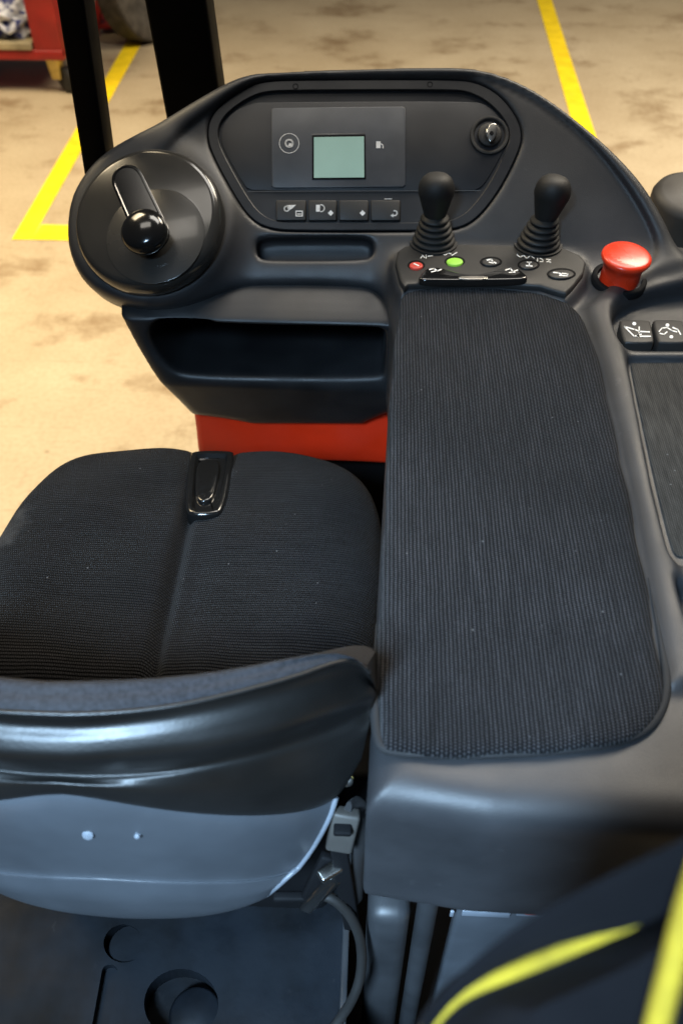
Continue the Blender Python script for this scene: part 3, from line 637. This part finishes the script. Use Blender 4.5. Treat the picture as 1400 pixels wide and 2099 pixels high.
crown = 0.004*np.clip(1+hd/0.06, 0, 1)**2
edge = 0.0012*np.sin(G2.X*70)*np.sin(G2.Y*55+G2.X*20)
F2 = smax(hd+edge, smax(G2.Z-(ZT+wob-crown), 1.2335-G2.Z, 0.003), 0.014)
V, Q, Nn = surface_nets(G2, F2.astype(np.float32)); pad = mesh_vq('arm_pad', V, Q, Nn, 'padfab', truck)
pad['label'] = 'long ribbed fabric arm pad'
ed = chaikin(px([(u, v) for u, v in padpx[11:25]], lambda u, v: hp(u, v, 1.2385)), 2, False)
tube('pad_edging', ed, 0.0042*np.clip(np.minimum(np.arange(len(ed)), np.arange(len(ed))[::-1])/9, 0.15, 1), 'web', pad, 8)

# ------------------------------------------------------------------ lower front panel with its open pocket
YF = 1.035
gp = lambda L, Y=YF: np.array([vp(u, v, Y)[[0, 2]] for u, v in L])
G3 = Grid((-0.36, 0.99, 0.93), (0.14, 1.26, 1.25), 0.0045)
pan = chaikin(gp([(225, 560), (246, 612), (300, 715), (350, 790), (404, 878), (860, 880), (860, 560)]), 1)
lean = (YF+0.002-0.034*np.clip((G3.Z-0.985)/0.09, 0, 1))+0.055*np.clip((G3.Z-1.186)/0.025, 0, 1)
F3 = smax(G3.vpoly(pan), smax(smax(lean-G3.Y, G3.Y-1.22, 0.02), G3.Z-1.212, 0.004), 0.02)
pk = chaikin(gp([(312, 662), (322, 645), (345, 638), (430, 640), (450, 650), (770, 656), (786, 660), (790, 672), (788, 748), (776, 758), (600, 758), (390, 754), (352, 738), (318, 690)], YF-0.01), 2)
F3 = smax(F3, -smax(G3.vpoly(pk), G3.Y-1.19, 0.02), 0.010)
V, Q, Nn = surface_nets(G3, F3.astype(np.float32)); lowp = mesh_vq('front_panel', V, Q, Nn, 'pocketp', truck)
lowp['label'] = 'dark front panel with an open storage pocket'
A_ = vp(490, 752, 1.10); rbox('pocket_divider', A_+np.array([0, 0.02, 0.02]), (0.008, 0.06, 0.05), 'plastic', lowp, 0.003)
# red body below
redpx = [(392, 830), (400, 880), (404, 925), (408, 945), (520, 945), (700, 950), (860, 958), (860, 830)]
rp = np.array([vp(u, v, 1.06) for u, v in redpx])
redb = slab('red_body_panel', chaikin(rp, 1), (0, -1, 0), 0.16, 0.012, 'redpaint', truck)

# body under the dashboard, chassis, seat base and rear deck
rbox('body_core', (0.16, 1.17, 0.60), (0.70, 0.10, 0.62), 'dark', truck, 0.02)
rbox('chassis', (0.1, 0.42, 0.28), (1.0, 1.35, 0.36), 'dark', truck, 0.03)
rbox('seat_base', (-0.20, 0.60, 0.70), (0.34, 0.40, 0.50), 'dark', truck, 0.02)

# ------------------------------------------------------------------ seat cushion
XC = -0.217
seatpx = [(-110, 1440), (-88, 1300), (-45, 1170), (2, 1090), (58, 1010), (108, 962), (180, 930), (270, 914), (345, 911), (395, 918), (436, 924), (478, 920), (570, 920), (650, 930), (712, 953), (757, 993), (780, 1045), (788, 1110), (783, 1250), (772, 1440)]
seatP = chaikin(px(seatpx, lambda u, v: hp(u, v, 1.025)[:2]), 2)
G4 = Grid((-0.52, 0.40, 0.93), (0.09, 0.96, 1.10), 0.004)
sd = G4.hpoly(seatP); dx = G4.X-XC
roll = 0.030*np.clip(1+sd/0.10, 0, 1)**2.2
ch = np.clip((0.845-G4.Y)/0.03, 0, 1)
groove = 0.017*np.exp(-((dx+0.012)/0.0075)**2)*ch + 0.006*np.exp(-((dx-0.006)/0.024)**2)*ch
notch = 0.010*np.exp(-(dx/0.028)**4)*np.clip((G4.Y-0.80)/0.03, 0, 1)
bol = 0.010*np.clip(np.abs(dx)/0.22, 0, 1)**2
wr = 0.0016*np.sin(dx*44+1)*np.sin(G4.Y*26)+0.0014*np.sin(dx*19-G4.Y*33)+0.001*np.sin(G4.Y*61+dx*12)
zt = 1.056+bol-roll-groove-notch+wr+0.012*np.clip((0.62-G4.Y)/0.15, 0, 1)
lobe = 0.006*np.exp(-(dx/0.02)**2)*np.clip((G4.Y-0.85)/0.03, 0, 1)
F4 = smax(sd+lobe, smax(G4.Z-zt, 0.96-G4.Z, 0.01), 0.034)
V, Q, Nn = surface_nets(G4, F4.astype(np.float32)); cush = mesh_vq('seat_cushion', V, Q, Nn, 'seatfab', truck)
cush['label'] = 'ribbed fabric seat cushion with a centre groove'
LN = np.array([0, 0.06, 1.0]); LN /= np.linalg.norm(LN)
LO = hp(430, 985, 1.056)
lpx = lambda L, d=0.0: [pl(u, v, LO+LN*d, LN) for u, v in L]
latch = slab('seat_latch', lpx(chaikin([(388, 930), (398, 921), (474, 921), (482, 928), (470, 1000), (456, 1046), (440, 1054), (392, 1054), (379, 1044), (381, 1000)], 2), 0.002), LN, 0.022, 0.005, 'gloss', cush, dish=[(0.0085, -0.0005), (0.012, -0.006)])
slab('latch_lever', lpx(chaikin([(404, 940), (452, 940), (448, 980), (436, 1026), (402, 1028), (399, 990)], 2), 0.0015), LN, 0.008, 0.003, 'gloss', latch)

# ------------------------------------------------------------------ backrest
HW = 0.232
def yb(x): return 0.296+0.085*np.clip(abs(x-XC)/HW, 0, 1.2)**2.6
def bk(u, v, off=0.0):
    r = ray(u, v); t = 0.6
    for _ in range(40):
        x = r[0]*t; t = (yb(x)+off)/r[1]
    return CAM+r*t
def halfrow(pts, n=40):
    """resample from the centre line to the right end, then mirror"""
    P = np.array(pts); i = np.argmax(P[:, 0] > XC)
    if i > 0:
        f = (XC-P[i-1, 0])/(P[i, 0]-P[i-1, 0]); P = np.vstack([P[i-1]+(P[i]-P[i-1])*f, P[i:]])
    P = chaikin(P, 3, False)
    s = np.r_[0, np.cumsum(np.linalg.norm(np.diff(P, axis=0), axis=1))]; s /= s[-1]
    q = np.sin(np.linspace(0, math.pi/2, n)) ; R = np.stack([np.interp(q, s, P[:, k]) for k in range(3)], 1)
    R[0, 0] = XC
    Lm = R[1:][::-1].copy(); Lm[:, 0] = 2*XC-Lm[:, 0]
    return np.vstack([Lm, R])
def catmull(rows, sub=5):
    rows = [np.asarray(r) for r in rows]; out = []
    for i in range(len(rows)-1):
        p0 = rows[max(i-1, 0)]; p1, p2 = rows[i], rows[i+1]; p3 = rows[min(i+2, len(rows)-1)]
        for k in range(sub):
            t = k/sub; out.append(0.5*((2*p1)+(p2-p0)*t+(2*p0-5*p1+4*p2-p3)*t*t+(3*p1-p0-3*p2+p3)*t**3))
    out.append(rows[-1]); return out
def loft(name, rows, mat, parent, cap=True, sharp=70):
    V = np.vstack(rows); N = len(rows[0]); F = []
    for r in range(len(rows)-1):
        for k in range(N-1): F.append((r*N+k, r*N+k+1, (r+1)*N+k+1, (r+1)*N+k))
    if cap:
        F.append(tuple(r*N for r in range(len(rows)))); F.append(tuple(r*N+N-1 for r in range(len(rows))))
    return raw(name, V, F, mat, parent, True, sharp)
U0 = 20
zrow = lambda L, z: halfrow([hp(u, v, z) for u, v in L])
def zrow2(L): return halfrow([hp(u, v, z) for u, v, z in L])
brow = lambda L, off=0.0: halfrow([bk(u, v, off) for u, v in L])
wrow = lambda L: halfrow([np.array(q, float) for q in L])
R0 = wrow([(XC, 0.44, 1.045), (XC+0.08, 0.445, 1.045), (XC+0.16, 0.475, 1.05), (XC+0.205, 0.505, 1.06), (XC+0.222, 0.50, 1.07)])
R0b = wrow([(XC, 0.395, 1.20), (XC+0.08, 0.402, 1.20), (XC+0.16, 0.44, 1.195), (XC+0.210, 0.475, 1.19), (XC+0.230, 0.47, 1.19)])
R1 = zrow2([(U0, 1397, 1.333), (180, 1396, 1.333), (330, 1391, 1.333), (480, 1372, 1.331), (600, 1347, 1.327), (680, 1335, 1.322), (728, 1345, 1.316), (751, 1366, 1.31)])
R2 = zrow2([(U0, 1428, 1.346), (180, 1428, 1.346), (400, 1415, 1.346), (600, 1364, 1.338), (690, 1339, 1.33), (735, 1350, 1.322), (755, 1370, 1.314)])
R3 = zrow2([(U0, 1460, 1.342), (150, 1465, 1.342), (270, 1459, 1.342), (400, 1441, 1.341), (600, 1390, 1.335), (700, 1352, 1.328), (740, 1358, 1.318), (757, 1378, 1.31)])
# rear rows lie on the curved rear surface
R3a = brow([(U0, 1482), (180, 1486), (400, 1462), (600, 1412), (700, 1376), (744, 1376), (759, 1394)], 0.010)
R3b = brow([(U0, 1520), (180, 1527), (400, 1502), (600, 1455), (700, 1420), (745, 1408), (762, 1412)], 0.0)
R3c = brow([(U0, 1555), (180, 1563), (400, 1540), (560, 1506), (700, 1458), (748, 1432), (762, 1430)], -0.006)
R4 = brow([(U0, 1578), (180, 1587), (300, 1582), (400, 1568), (560, 1534), (700, 1484), (748, 1455), (761, 1444)], 0.004)
R4a = brow([(U0, 1588), (180, 1600), (300, 1598), (400, 1588), (560, 1560), (700, 1512), (745, 1484), (759, 1468)], 0.0)
R4b = brow([(U0, 1600), (180, 1614), (300, 1626), (400, 1630), (560, 1618), (680, 1575), (735, 1528), (752, 1505)], -0.005)
R5 = brow([(U0, 1612), (180, 1630), (340, 1660), (480, 1674), (600, 1669), (672, 1650), (705, 1620), (738, 1560)], 0.0)
R5i = R5+np.array([0, 0.03, 0.01]); 
back = loft('backrest', catmull([R3, R3a, R3b, R3c, R4, R4a, R4b, R5, R5i, R0], 5), 'leather', truck, False)
back['label'] = 'low backrest with black vinyl cover'
crest = loft('fabric_front', catmull([R0, R0b, R1, R2, R3], 6), 'crest', back, False)
sides = []
for k, nm in ((-1, 'side_cover'), (0, 'side_cover')):
    loop = np.array([r[k] for r in catmull([R3, R3a, R3b, R3c, R4, R4a, R4b, R5], 2)]+[r[k] for r in catmull([R0, R0b, R1, R2, R3], 2)][:-1])
    c_ = loop.mean(0); V = list(loop)+[c_+np.array([0.006*(1 if k == -1 else -1), 0, 0])]; N = len(loop)
    raw(nm, V, [(i, (i+1) % N, N) for i in range(N)], 'leather', back)
# stitching
tube('seam_welt', R3+np.array([0, -0.0004, 0.0004]), 0.0019, 'leather', back, 8)
st_v = []; st_f = []
Rs = catmull([R3, R3a], 3)[1]
acc = np.r_[0, np.cumsum(np.linalg.norm(np.diff(Rs, axis=0), axis=1))]
for s0 in np.arange(0.06, acc[-1]-0.04, 0.0085):
    a_, b_ = [np.array([np.interp(s_, acc, Rs[:, k]) for k in range(3)])+np.array([0, -0.0016, 0.0022]) for s_ in (s0, s0+0.0052)]
    i0 = len(st_v); hgt = np.array([0, -0.0010, 0.0013]); o_ = np.array([0, -0.0008, 0])
    st_v += [a_-hgt, b_-hgt, b_+hgt, a_+hgt]; st_f.append((i0, i0+1, i0+2, i0+3))
stt = raw('stitching', st_v, st_f, 'dark', back, False); stt['kind'] = 'stuff'
# shell
S0 = brow([(U0, 1608), (180, 1622), (340, 1650), (480, 1662), (600, 1655), (650, 1648), (684, 1636)], 0.006)
S1 = brow([(U0, 1640), (180, 1660), (340, 1685), (480, 1696), (600, 1690), (645, 1684), (672, 1674)], -0.001)
S2 = brow([(U0, 1710), (180, 1730), (340, 1745), (480, 1752), (580, 1748), (620, 1740), (643, 1730)], -0.004)
S3 = brow([(U0, 1768), (180, 1790), (340, 1800), (480, 1801), (555, 1794), (595, 1784), (610, 1777)], -0.0035)
S4 = brow([(U0, 1786), (180, 1806), (340, 1815), (480, 1814), (548, 1806), (580, 1797), (596, 1790)], -0.0062)
S5 = brow([(U0, 1835), (180, 1850), (340, 1856), (440, 1852), (500, 1842), (540, 1832), (560, 1822)], -0.008)
S6 = brow([(U0, 1862), (180, 1876), (300, 1880), (380, 1878), (440, 1871), (500, 1856), (545, 1834)], 0.006)
S7 = S6+np.array([0, 0.05, 0.0])
shell = loft('backrest_shell', catmull([S0, S1, S2, S3, S4, S5, S6, S7], 5), 'shell', back, False)
rim = [r[-1] for r in catmull([S0, S1, S2, S3, S4, S5, S6], 4)]
rim2 = chaikin(np.array(rim[::2]+[S6[-4], S6[-8], S6[-11]]), 2, False)
tube('shell_edging', rim2+np.array([0.002, 0.001, 0]), 0.0026, 'edge', shell, 8)
iL = [r[0] for r in catmull([S0, S1, S2, S3, S4, S5, S6], 4)]
tube('shell_edging', chaikin(np.array(iL[::2]), 2, False)+np.array([-0.002, 0.001, 0]), 0.0026, 'edge', shell, 8)
# inner side of the shell so that it is closed
loft('shell_lining', [S0+np.array([0, 0.012, 0]), S2+np.array([0, 0.05, 0]), S4+np.array([0, 0.06, 0]), S6+np.array([0, 0.05, 0])], 'dark', shell, False)
for u, v, r_ in ((181, 1711, 0.0044), (282, 1714, 0.0024)):
    p_ = bk(u, v, -0.004); nn = np.array([0, -0.85, 0.5])
    lathe('screw_cap', [(r_*1.15, -0.004), (r_, 0.0008), (r_*0.6, 0.0016), (0.0001, 0.0018)], p_, nn, 'edge', shell, 16)

# ------------------------------------------------------------------ belt buckle, brackets, cable beside the seat
bc = hp(702, 1702, 1.09); bt = hp(712, 1662, 1.115); bb = hp(694, 1738, 1.075)
bu = prism_between('belt_buckle', bb, bt, 0.024, 0.014, 'buckle', truck, 0.003)
tube('belt_strap', chaikin(np.array([bt, hp(722, 1650, 1.11), hp(742, 1672, 1.09), hp(744, 1720, 1.06), hp(732, 1775, 1.02), hp(728, 1850, 0.96)]), 3, False), 0.0035, 'web', bu, 8, flat=3.0)
rbox('buckle_button', (bt+bb)/2+np.array([0.0, -0.004, 0.012]), (0.016, 0.014, 0.006), 'dark', bu, 0.002)
br = prism_between('belt_bracket', hp(694, 1735, 1.075), hp(722, 1900, 0.92), 0.016, 0.008, 'dark', truck, 0.002)
prism_between('bracket_arm', hp(672, 1752, 1.04), hp(628, 1838, 0.98), 0.012, 0.010, 'dark', br, 0.003)
prism_between('bracket_arm', hp(628, 1838, 0.98), hp(560, 1838, 0.98), 0.010, 0.008, 'dark', br, 0.003)
prism_between('bracket_arm', hp(690, 1795, 1.02), hp(625, 1862, 0.97), 0.014, 0.012, 'gloss', br, 0.004)
rbox('bracket_clip', hp(676, 1786, 1.04), (0.022, 0.012, 0.008), 'metal', br, 0.002, Matrix.Rotation(0.6, 3, 'Z'))
bolt = lathe('bolt', [(0.007, -0.01), (0.007, 0.004), (0.006, 0.005), (0.0001, 0.005)], hp(708, 1592, 1.14), (0.2, -0.7, 0.7), 'zinc', truck, 6, sharp=20)
lathe('bolt_shank', [(0.0045, 0), (0.0045, 0.008), (0.0035, 0.009), (0.0001, 0.009)], hp(708, 1592, 1.14)+np.array([0.001, -0.004, 0.004]), (0.2, -0.7, 0.7), 'metal', bolt, 16)
rbox('seat_gap_filler', (-0.005, 0.58, 0.87), (0.05, 0.24, 0.20), 'dark', truck, 0.008)  # seat side frame widened as a dark filler to black out the gap
tube('cable', chaikin(np.array([hp(655, 1832, 0.99), hp(690, 1845, 0.985), hp(722, 1880, 0.96), hp(741, 1930, 0.92), hp(742, 1990, 0.88), hp(728, 2040, 0.85), hp(700, 2085, 0.80), hp(660, 2140, 0.77)]), 3, False), 0.0052, 'rubber', truck, 10)

# ------------------------------------------------------------------ rear deck plate with recesses
def deck():
    ZD = 0.75
    me = bpy.data.meshes.new('deck'); bm = bmesh.new(); bmesh.ops.create_cube(bm, size=1)
    xr = hp(700, 1980, ZD)[0]
    x0, x1, y0, y1 = -0.62, xr, -0.25, 0.48
    for v_ in bm.verts: v_.co = Vector(((x0+x1)/2+v_.co.x*(x1-x0), (y0+y1)/2+v_.co.y*(y1-y0), ZD-0.03+v_.co.z*0.06))
    bm.to_mesh(me); bm.free()
    o = link('rear_deck', me, 'deck', truck, False)
    def cutter(pts, depth):
        s = slab('c', [np.array([p[0], p[1], ZD+0.01]) for p in pts], (0, 0, 1), depth+0.01, 0.0002, 'deck', None, 1, smooth=False)
        md = o.modifiers.new('b', 'BOOLEAN'); md.operation = 'DIFFERENCE'; md.object = s; md.solver = 'EXACT'; return s
    cs_ = [cutter([hp(*q, ZD) for q in circ(254, 1934, 41, 39, 32)[:-1]], 0.028),
           cutter([hp(*q, ZD) for q in circ(372, 2058, 76, 72, 40)[:-1]], 0.030),
           cutter([hp(*q, ZD) for q in capsule2((226, 1994), (196, 2160), 17, 17)], 0.012)]
    dg = bpy.context.evaluated_depsgraph_get(); dg.update()
    nm = bpy.data.meshes.new_from_object(o.evaluated_get(dg)); o.modifiers.clear(); o.data = nm
    for s in cs_: bpy.data.objects.remove(s)
    c0 = hp(400, 2078, ZD-0.012)
    lathe('boss', [(0.030, -0.030), (0.030, -0.004), (0.026, 0.0), (0.0001, 0.0)], c0, (0, 0, 1), 'deck', o, 32)
    lathe('plug', [(0.0225, -0.03), (0.0225, -0.005), (0.021, -0.003), (0.0001, -0.003)], hp(262, 1934, ZD), (0, 0, 1), 'deck', o, 32)
    rbox('edge_strip', ((xr+0.004), 0.12, ZD+0.006), (0.008, 0.70, 0.05), 'steelgrey', o, 0.002)
    return o
dk = deck()
rbox('deck_support', (-0.31, 0.10, 0.575), (0.56, 0.62, 0.24), 'dark', truck, 0.01)

# columns and panel under the console end
pA = vp(798, 1850, 0.335); pB = vp(798, 1850, 0.335).copy(); pB[2] = 0.42
prism_between('console_column', pB, pA+np.array([0, 0.01, 0.01]), 0.042, 0.06, 'steelgrey', truck, 0.014)
tA = vp(879, 1862, 0.325); tB = tA.copy(); tB[2] = 0.42
tube('console_tube', [tB, tA+np.array([0, 0.01, 0.01])], 0.0105, 'steelgrey', truck, 20)
pn = [vp(u, v, 0.36) for u, v in ((906, 1868), (1800, 1868))]
rbox('end_panel', (0.36, 0.375, 0.72), (0.50, 0.02, 0.62), 'shell', truck, 0.006)
for u0, u1, m_, lab in ((922, 930, 'edge', None), (946, 1046, 'edge', 'white strip sticker under the console end'), (1058, 1152, 'edge', 'white strip sticker with a red mark')):
    p0 = vp(u0, 1872, 0.362); p1 = vp(u1, 1872, 0.362)
    lb = rbox('sticker', (p0+p1)/2+np.array([0, 0, 0.0]), (p1[0]-p0[0], 0.003, 0.014), m_, truck, 0.001)
    if lab: lb['label'] = lab
    if u0 == 1058: rbox('red_mark', vp(1088, 1871, 0.359), (0.012, 0.003, 0.006), 'redprint', lb, 0.0008)

# ------------------------------------------------------------------ posts of the overhead guard, housing at the right
p0 = vp(212, 380, 1.20); p1 = vp(151, -40, 1.20); d_ = (p1-p0); 
prism_between('guard_post', p0-d_*0.25, p0+d_*2.6, 0.034, 0.05, 'post', truck, 0.004)['label'] = 'slim black post behind the steering wheel'
p0 = vp(405, 225, 1.36); p1 = vp(366, -20, 1.36); d_ = (p1-p0)
prism_between('guard_post', p0-d_*0.9, p0+d_*4.0, 0.086, 0.06, 'post', truck, 0.006)['label'] = 'wide black post behind the dashboard'
hc = vp(1408, 440, 1.30)
lathe('side_housing', [(0.062, -0.5), (0.062, 0.028), (0.058, 0.036), (0.048, 0.041), (0.0001, 0.043)], hc+np.array([0, 0, 0.0]), (0, -0.15, 1), 'hous', truck, 48)

# ------------------------------------------------------------------ red workshop trolley in the background
YT = 4.95
cb = hp(108, 160, 0)
tr = bpy.data.objects.new('tool_trolley', None); COL.objects.link(tr); tr.location = (cb[0]-0.35, cb[1], 0)
tr['label'] = 'red metal workshop trolley on castors at the top left'; tr['category'] = 'trolley'
v0 = vp(0, 122, YT); v1 = vp(132, 122, YT); z0 = vp(66, 126, YT)[2]
xR = v1[0]; xL = xR-0.75
rbox('bottom_tray', ((xL+xR)/2, YT+0.22, z0+0.03), (xR-xL, 0.44, 0.05), 'tred', tr, 0.006)
rbox('shelf_board', ((xL+xR)/2-0.08, YT+0.2, z0+0.075), (xR-xL-0.16, 0.42, 0.035), 'cardb', tr, 0.004)
for y in (YT+0.02, YT+0.42): rbox('corner_post', (xR-0.075, y, z0+0.42), (0.15, 0.03, 0.80), 'tred', tr, 0.004)
rbox('side_panel', (xR-0.012, YT+0.22, z0+0.42), (0.02, 0.37, 0.80), 'tred', tr, 0.004)
rbox('back_panel', ((xL+xR)/2, YT+0.45, z0+0.42), (xR-xL, 0.02, 0.80), 'tred', tr, 0.004)
rbox('corner_post', (xL+0.05, YT+0.02, z0+0.42), (0.10, 0.03, 0.80), 'tred', tr, 0.004)
rbox('top_tray', ((xL+xR)/2, YT+0.22, z0+0.85), (xR-xL, 0.44, 0.06), 'tred', tr, 0.006)
for x, y in ((xR-0.07, YT+0.05), (xL+0.07, YT+0.05), (xR-0.07, YT+0.39), (xL+0.07, YT+0.39)):
    cs2 = rbox('castor_fork', (x, y, z0-0.04), (0.05, 0.06, 0.12), 'zinc', tr, 0.006, taper=1.5)
    lathe('wheel', [(0.02, -0.02), (0.055, -0.02), (0.065, -0.012), (0.065, 0.012), (0.055, 0.02), (0.02, 0.02)], (x+0.045, y, 0.0655), (0.6, 0.8, 0), 'rubber', cs2, 28)
# crumpled rags in the trolley
bm = bmesh.new(); bmesh.ops.create_icosphere(bm, subdivisions=4, radius=1)
for v_ in bm.verts:
    c_ = v_.co; q = 1+0.22*math.sin(c_.x*9+c_.y*4)*math.sin(c_.z*11+c_.x*3)+0.12*math.sin(c_.y*17+c_.z*13)
    v_.co = Vector((c_.x*0.19*q, c_.y*0.15*q, max(c_.z, -0.5)*0.13*q))
me = bpy.data.meshes.new('rag_bundle'); bm.to_mesh(me); bm.free()
m, n, l, b_ = nt('rag cloth'); cr, tc_ = mix_noise(n, l, (0.02, 0.03, 0.16), (0.62, 0.64, 0.70), 15, 4, 0.44, 0.56); l.new(cr.outputs[0], b_.inputs['Base Color']); b_.inputs['Roughness'].default_value = 0.9
rg = link('rag_bundle', me, m); rg.location = (xR-0.33, YT+0.17, z0+0.165)
rg['label'] = 'crumpled blue and white rags lying in the red trolley'; rg['category'] = 'rags'

# tyre and red stand behind
tw = hp(296, 98, 0)
ty = bpy.data.objects.new('spare_tyre', None); COL.objects.link(ty); ty.location = (tw[0], tw[1], 0)
ty['label'] = 'worn grey tyre leaning between the two black posts'; ty['category'] = 'tyre'
TA = np.array([0.90, -0.42, 0.12]); TC = np.array([tw[0]-0.03, tw[1]+0.18, 0.305])
prof = [(0.16, -0.09), (0.20, -0.10), (0.28, -0.095), (0.305, -0.07)]
for i in range(6):
    h = -0.06+0.024*i; prof += [(0.310, h), (0.310, h+0.016), (0.298, h+0.018), (0.298, h+0.022)]
prof += [(0.305, 0.085), (0.28, 0.10), (0.20, 0.105), (0.16, 0.09)]
lathe('tread', prof, TC, TA, 'tyre', ty, 56)
lathe('rim', [(0.16, -0.07), (0.15, -0.06), (0.06, -0.05), (0.05, -0.06), (0.0001, -0.06)], TC, TA, 'metal', ty, 40)
js = hp(226, 92, 0)
jk = bpy.data.objects.new('axle_stand', None); COL.objects.link(jk); jk.location = (js[0], js[1]+0.3, 0)
jk['label'] = 'red stand in the shadow behind the slim post'; jk['category'] = 'stand'
for sx_, sy_ in ((-1, -1), (1, -1), (-1, 1), (1, 1)):
    prism_between('leg', (js[0]+0.13*sx_, js[1]+0.3+0.13*sy_, 0.0), (js[0]+0.03*sx_, js[1]+0.3+0.03*sy_, 0.40), 0.045, 0.03, 'tred', jk, 0.004)
rbox('top_plate', (js[0], js[1]+0.3, 0.42), (0.14, 0.14, 0.05), 'tred', jk, 0.006)
rbox('foot_frame', (js[0], js[1]+0.3, 0.05), (0.25, 0.25, 0.03), 'tred', jk, 0.004)

# ------------------------------------------------------------------ black bag with yellow piping, close to the camera
def cp(u, v, t): return CAM+ray(u, v)*t*0.74
bag = bpy.data.objects.new('black_bag', None); COL.objects.link(bag); bag.location = (0.25, 0.05, 0.46)
bag['label'] = 'out of focus black bag with yellow piping in the bottom right corner'; bag['category'] = 'bag'
topL = chaikin(np.array([cp(1560, 1670, 0.36), cp(1400, 1775, 0.37), cp(1220, 1850, 0.40), cp(1060, 1925, 0.44), cp(930, 2018, 0.47), cp(865, 2095, 0.48), cp(820, 2190, 0.49)]), 2, False)
pipe1 = chaikin(np.array([cp(1372, 1868, 0.380), cp(1340, 1880, 0.385), cp(1280, 1902, 0.392), cp(1150, 1955, 0.41), cp(1040, 2000, 0.43), cp(965, 2030, 0.445), cp(925, 2055, 0.452), cp(880, 2105, 0.46), cp(850, 2150, 0.465)]), 2, False)
pipe2 = chaikin(np.array([cp(1440, 1760, 0.335), cp(1408, 1860, 0.333), cp(1388, 1940, 0.333), cp(1352, 2080, 0.336), cp(1325, 2180, 0.34)]), 2, False)
N_ = len(topL)
def along(P, n):
    s = np.r_[0, np.cumsum(np.linalg.norm(np.diff(P, axis=0), axis=1))]; s /= s[-1]
    return np.stack([np.interp(np.linspace(0, 1, n), s, P[:, k]) for k in range(3)], 1)
T1 = along(topL, 30); T2 = along(np.vstack([cp(1470, 1830, 0.37)[None], pipe1]), 30)
T3 = along(np.array([cp(1600, 2000, 0.38), cp(1330, 2250, 0.42), cp(1000, 2400, 0.46)]), 30)
bot0 = T1.copy(); bot0[:, 2] = 0.46; bot0[:, 1] -= 0.03
mid0 = T1+np.array([0, -0.012, -0.05])
bot3 = T3.copy(); bot3[:, 2] = 0.46; bot3[:, 1] -= 0.05
rows = catmull([bot0, mid0, T1, T2, T3, bot3], 4)
bagb = loft('bag_body', rows, 'baggy', bag, True)
tube('piping', along(pipe1, 40)+np.array([0, 0, 0.0025]), 0.0028*np.clip(np.arange(40)/4+0.25, 0, 1), 'piping', bag, 10)
tube('piping', along(pipe2, 30), 0.0036, 'piping', bag, 10)
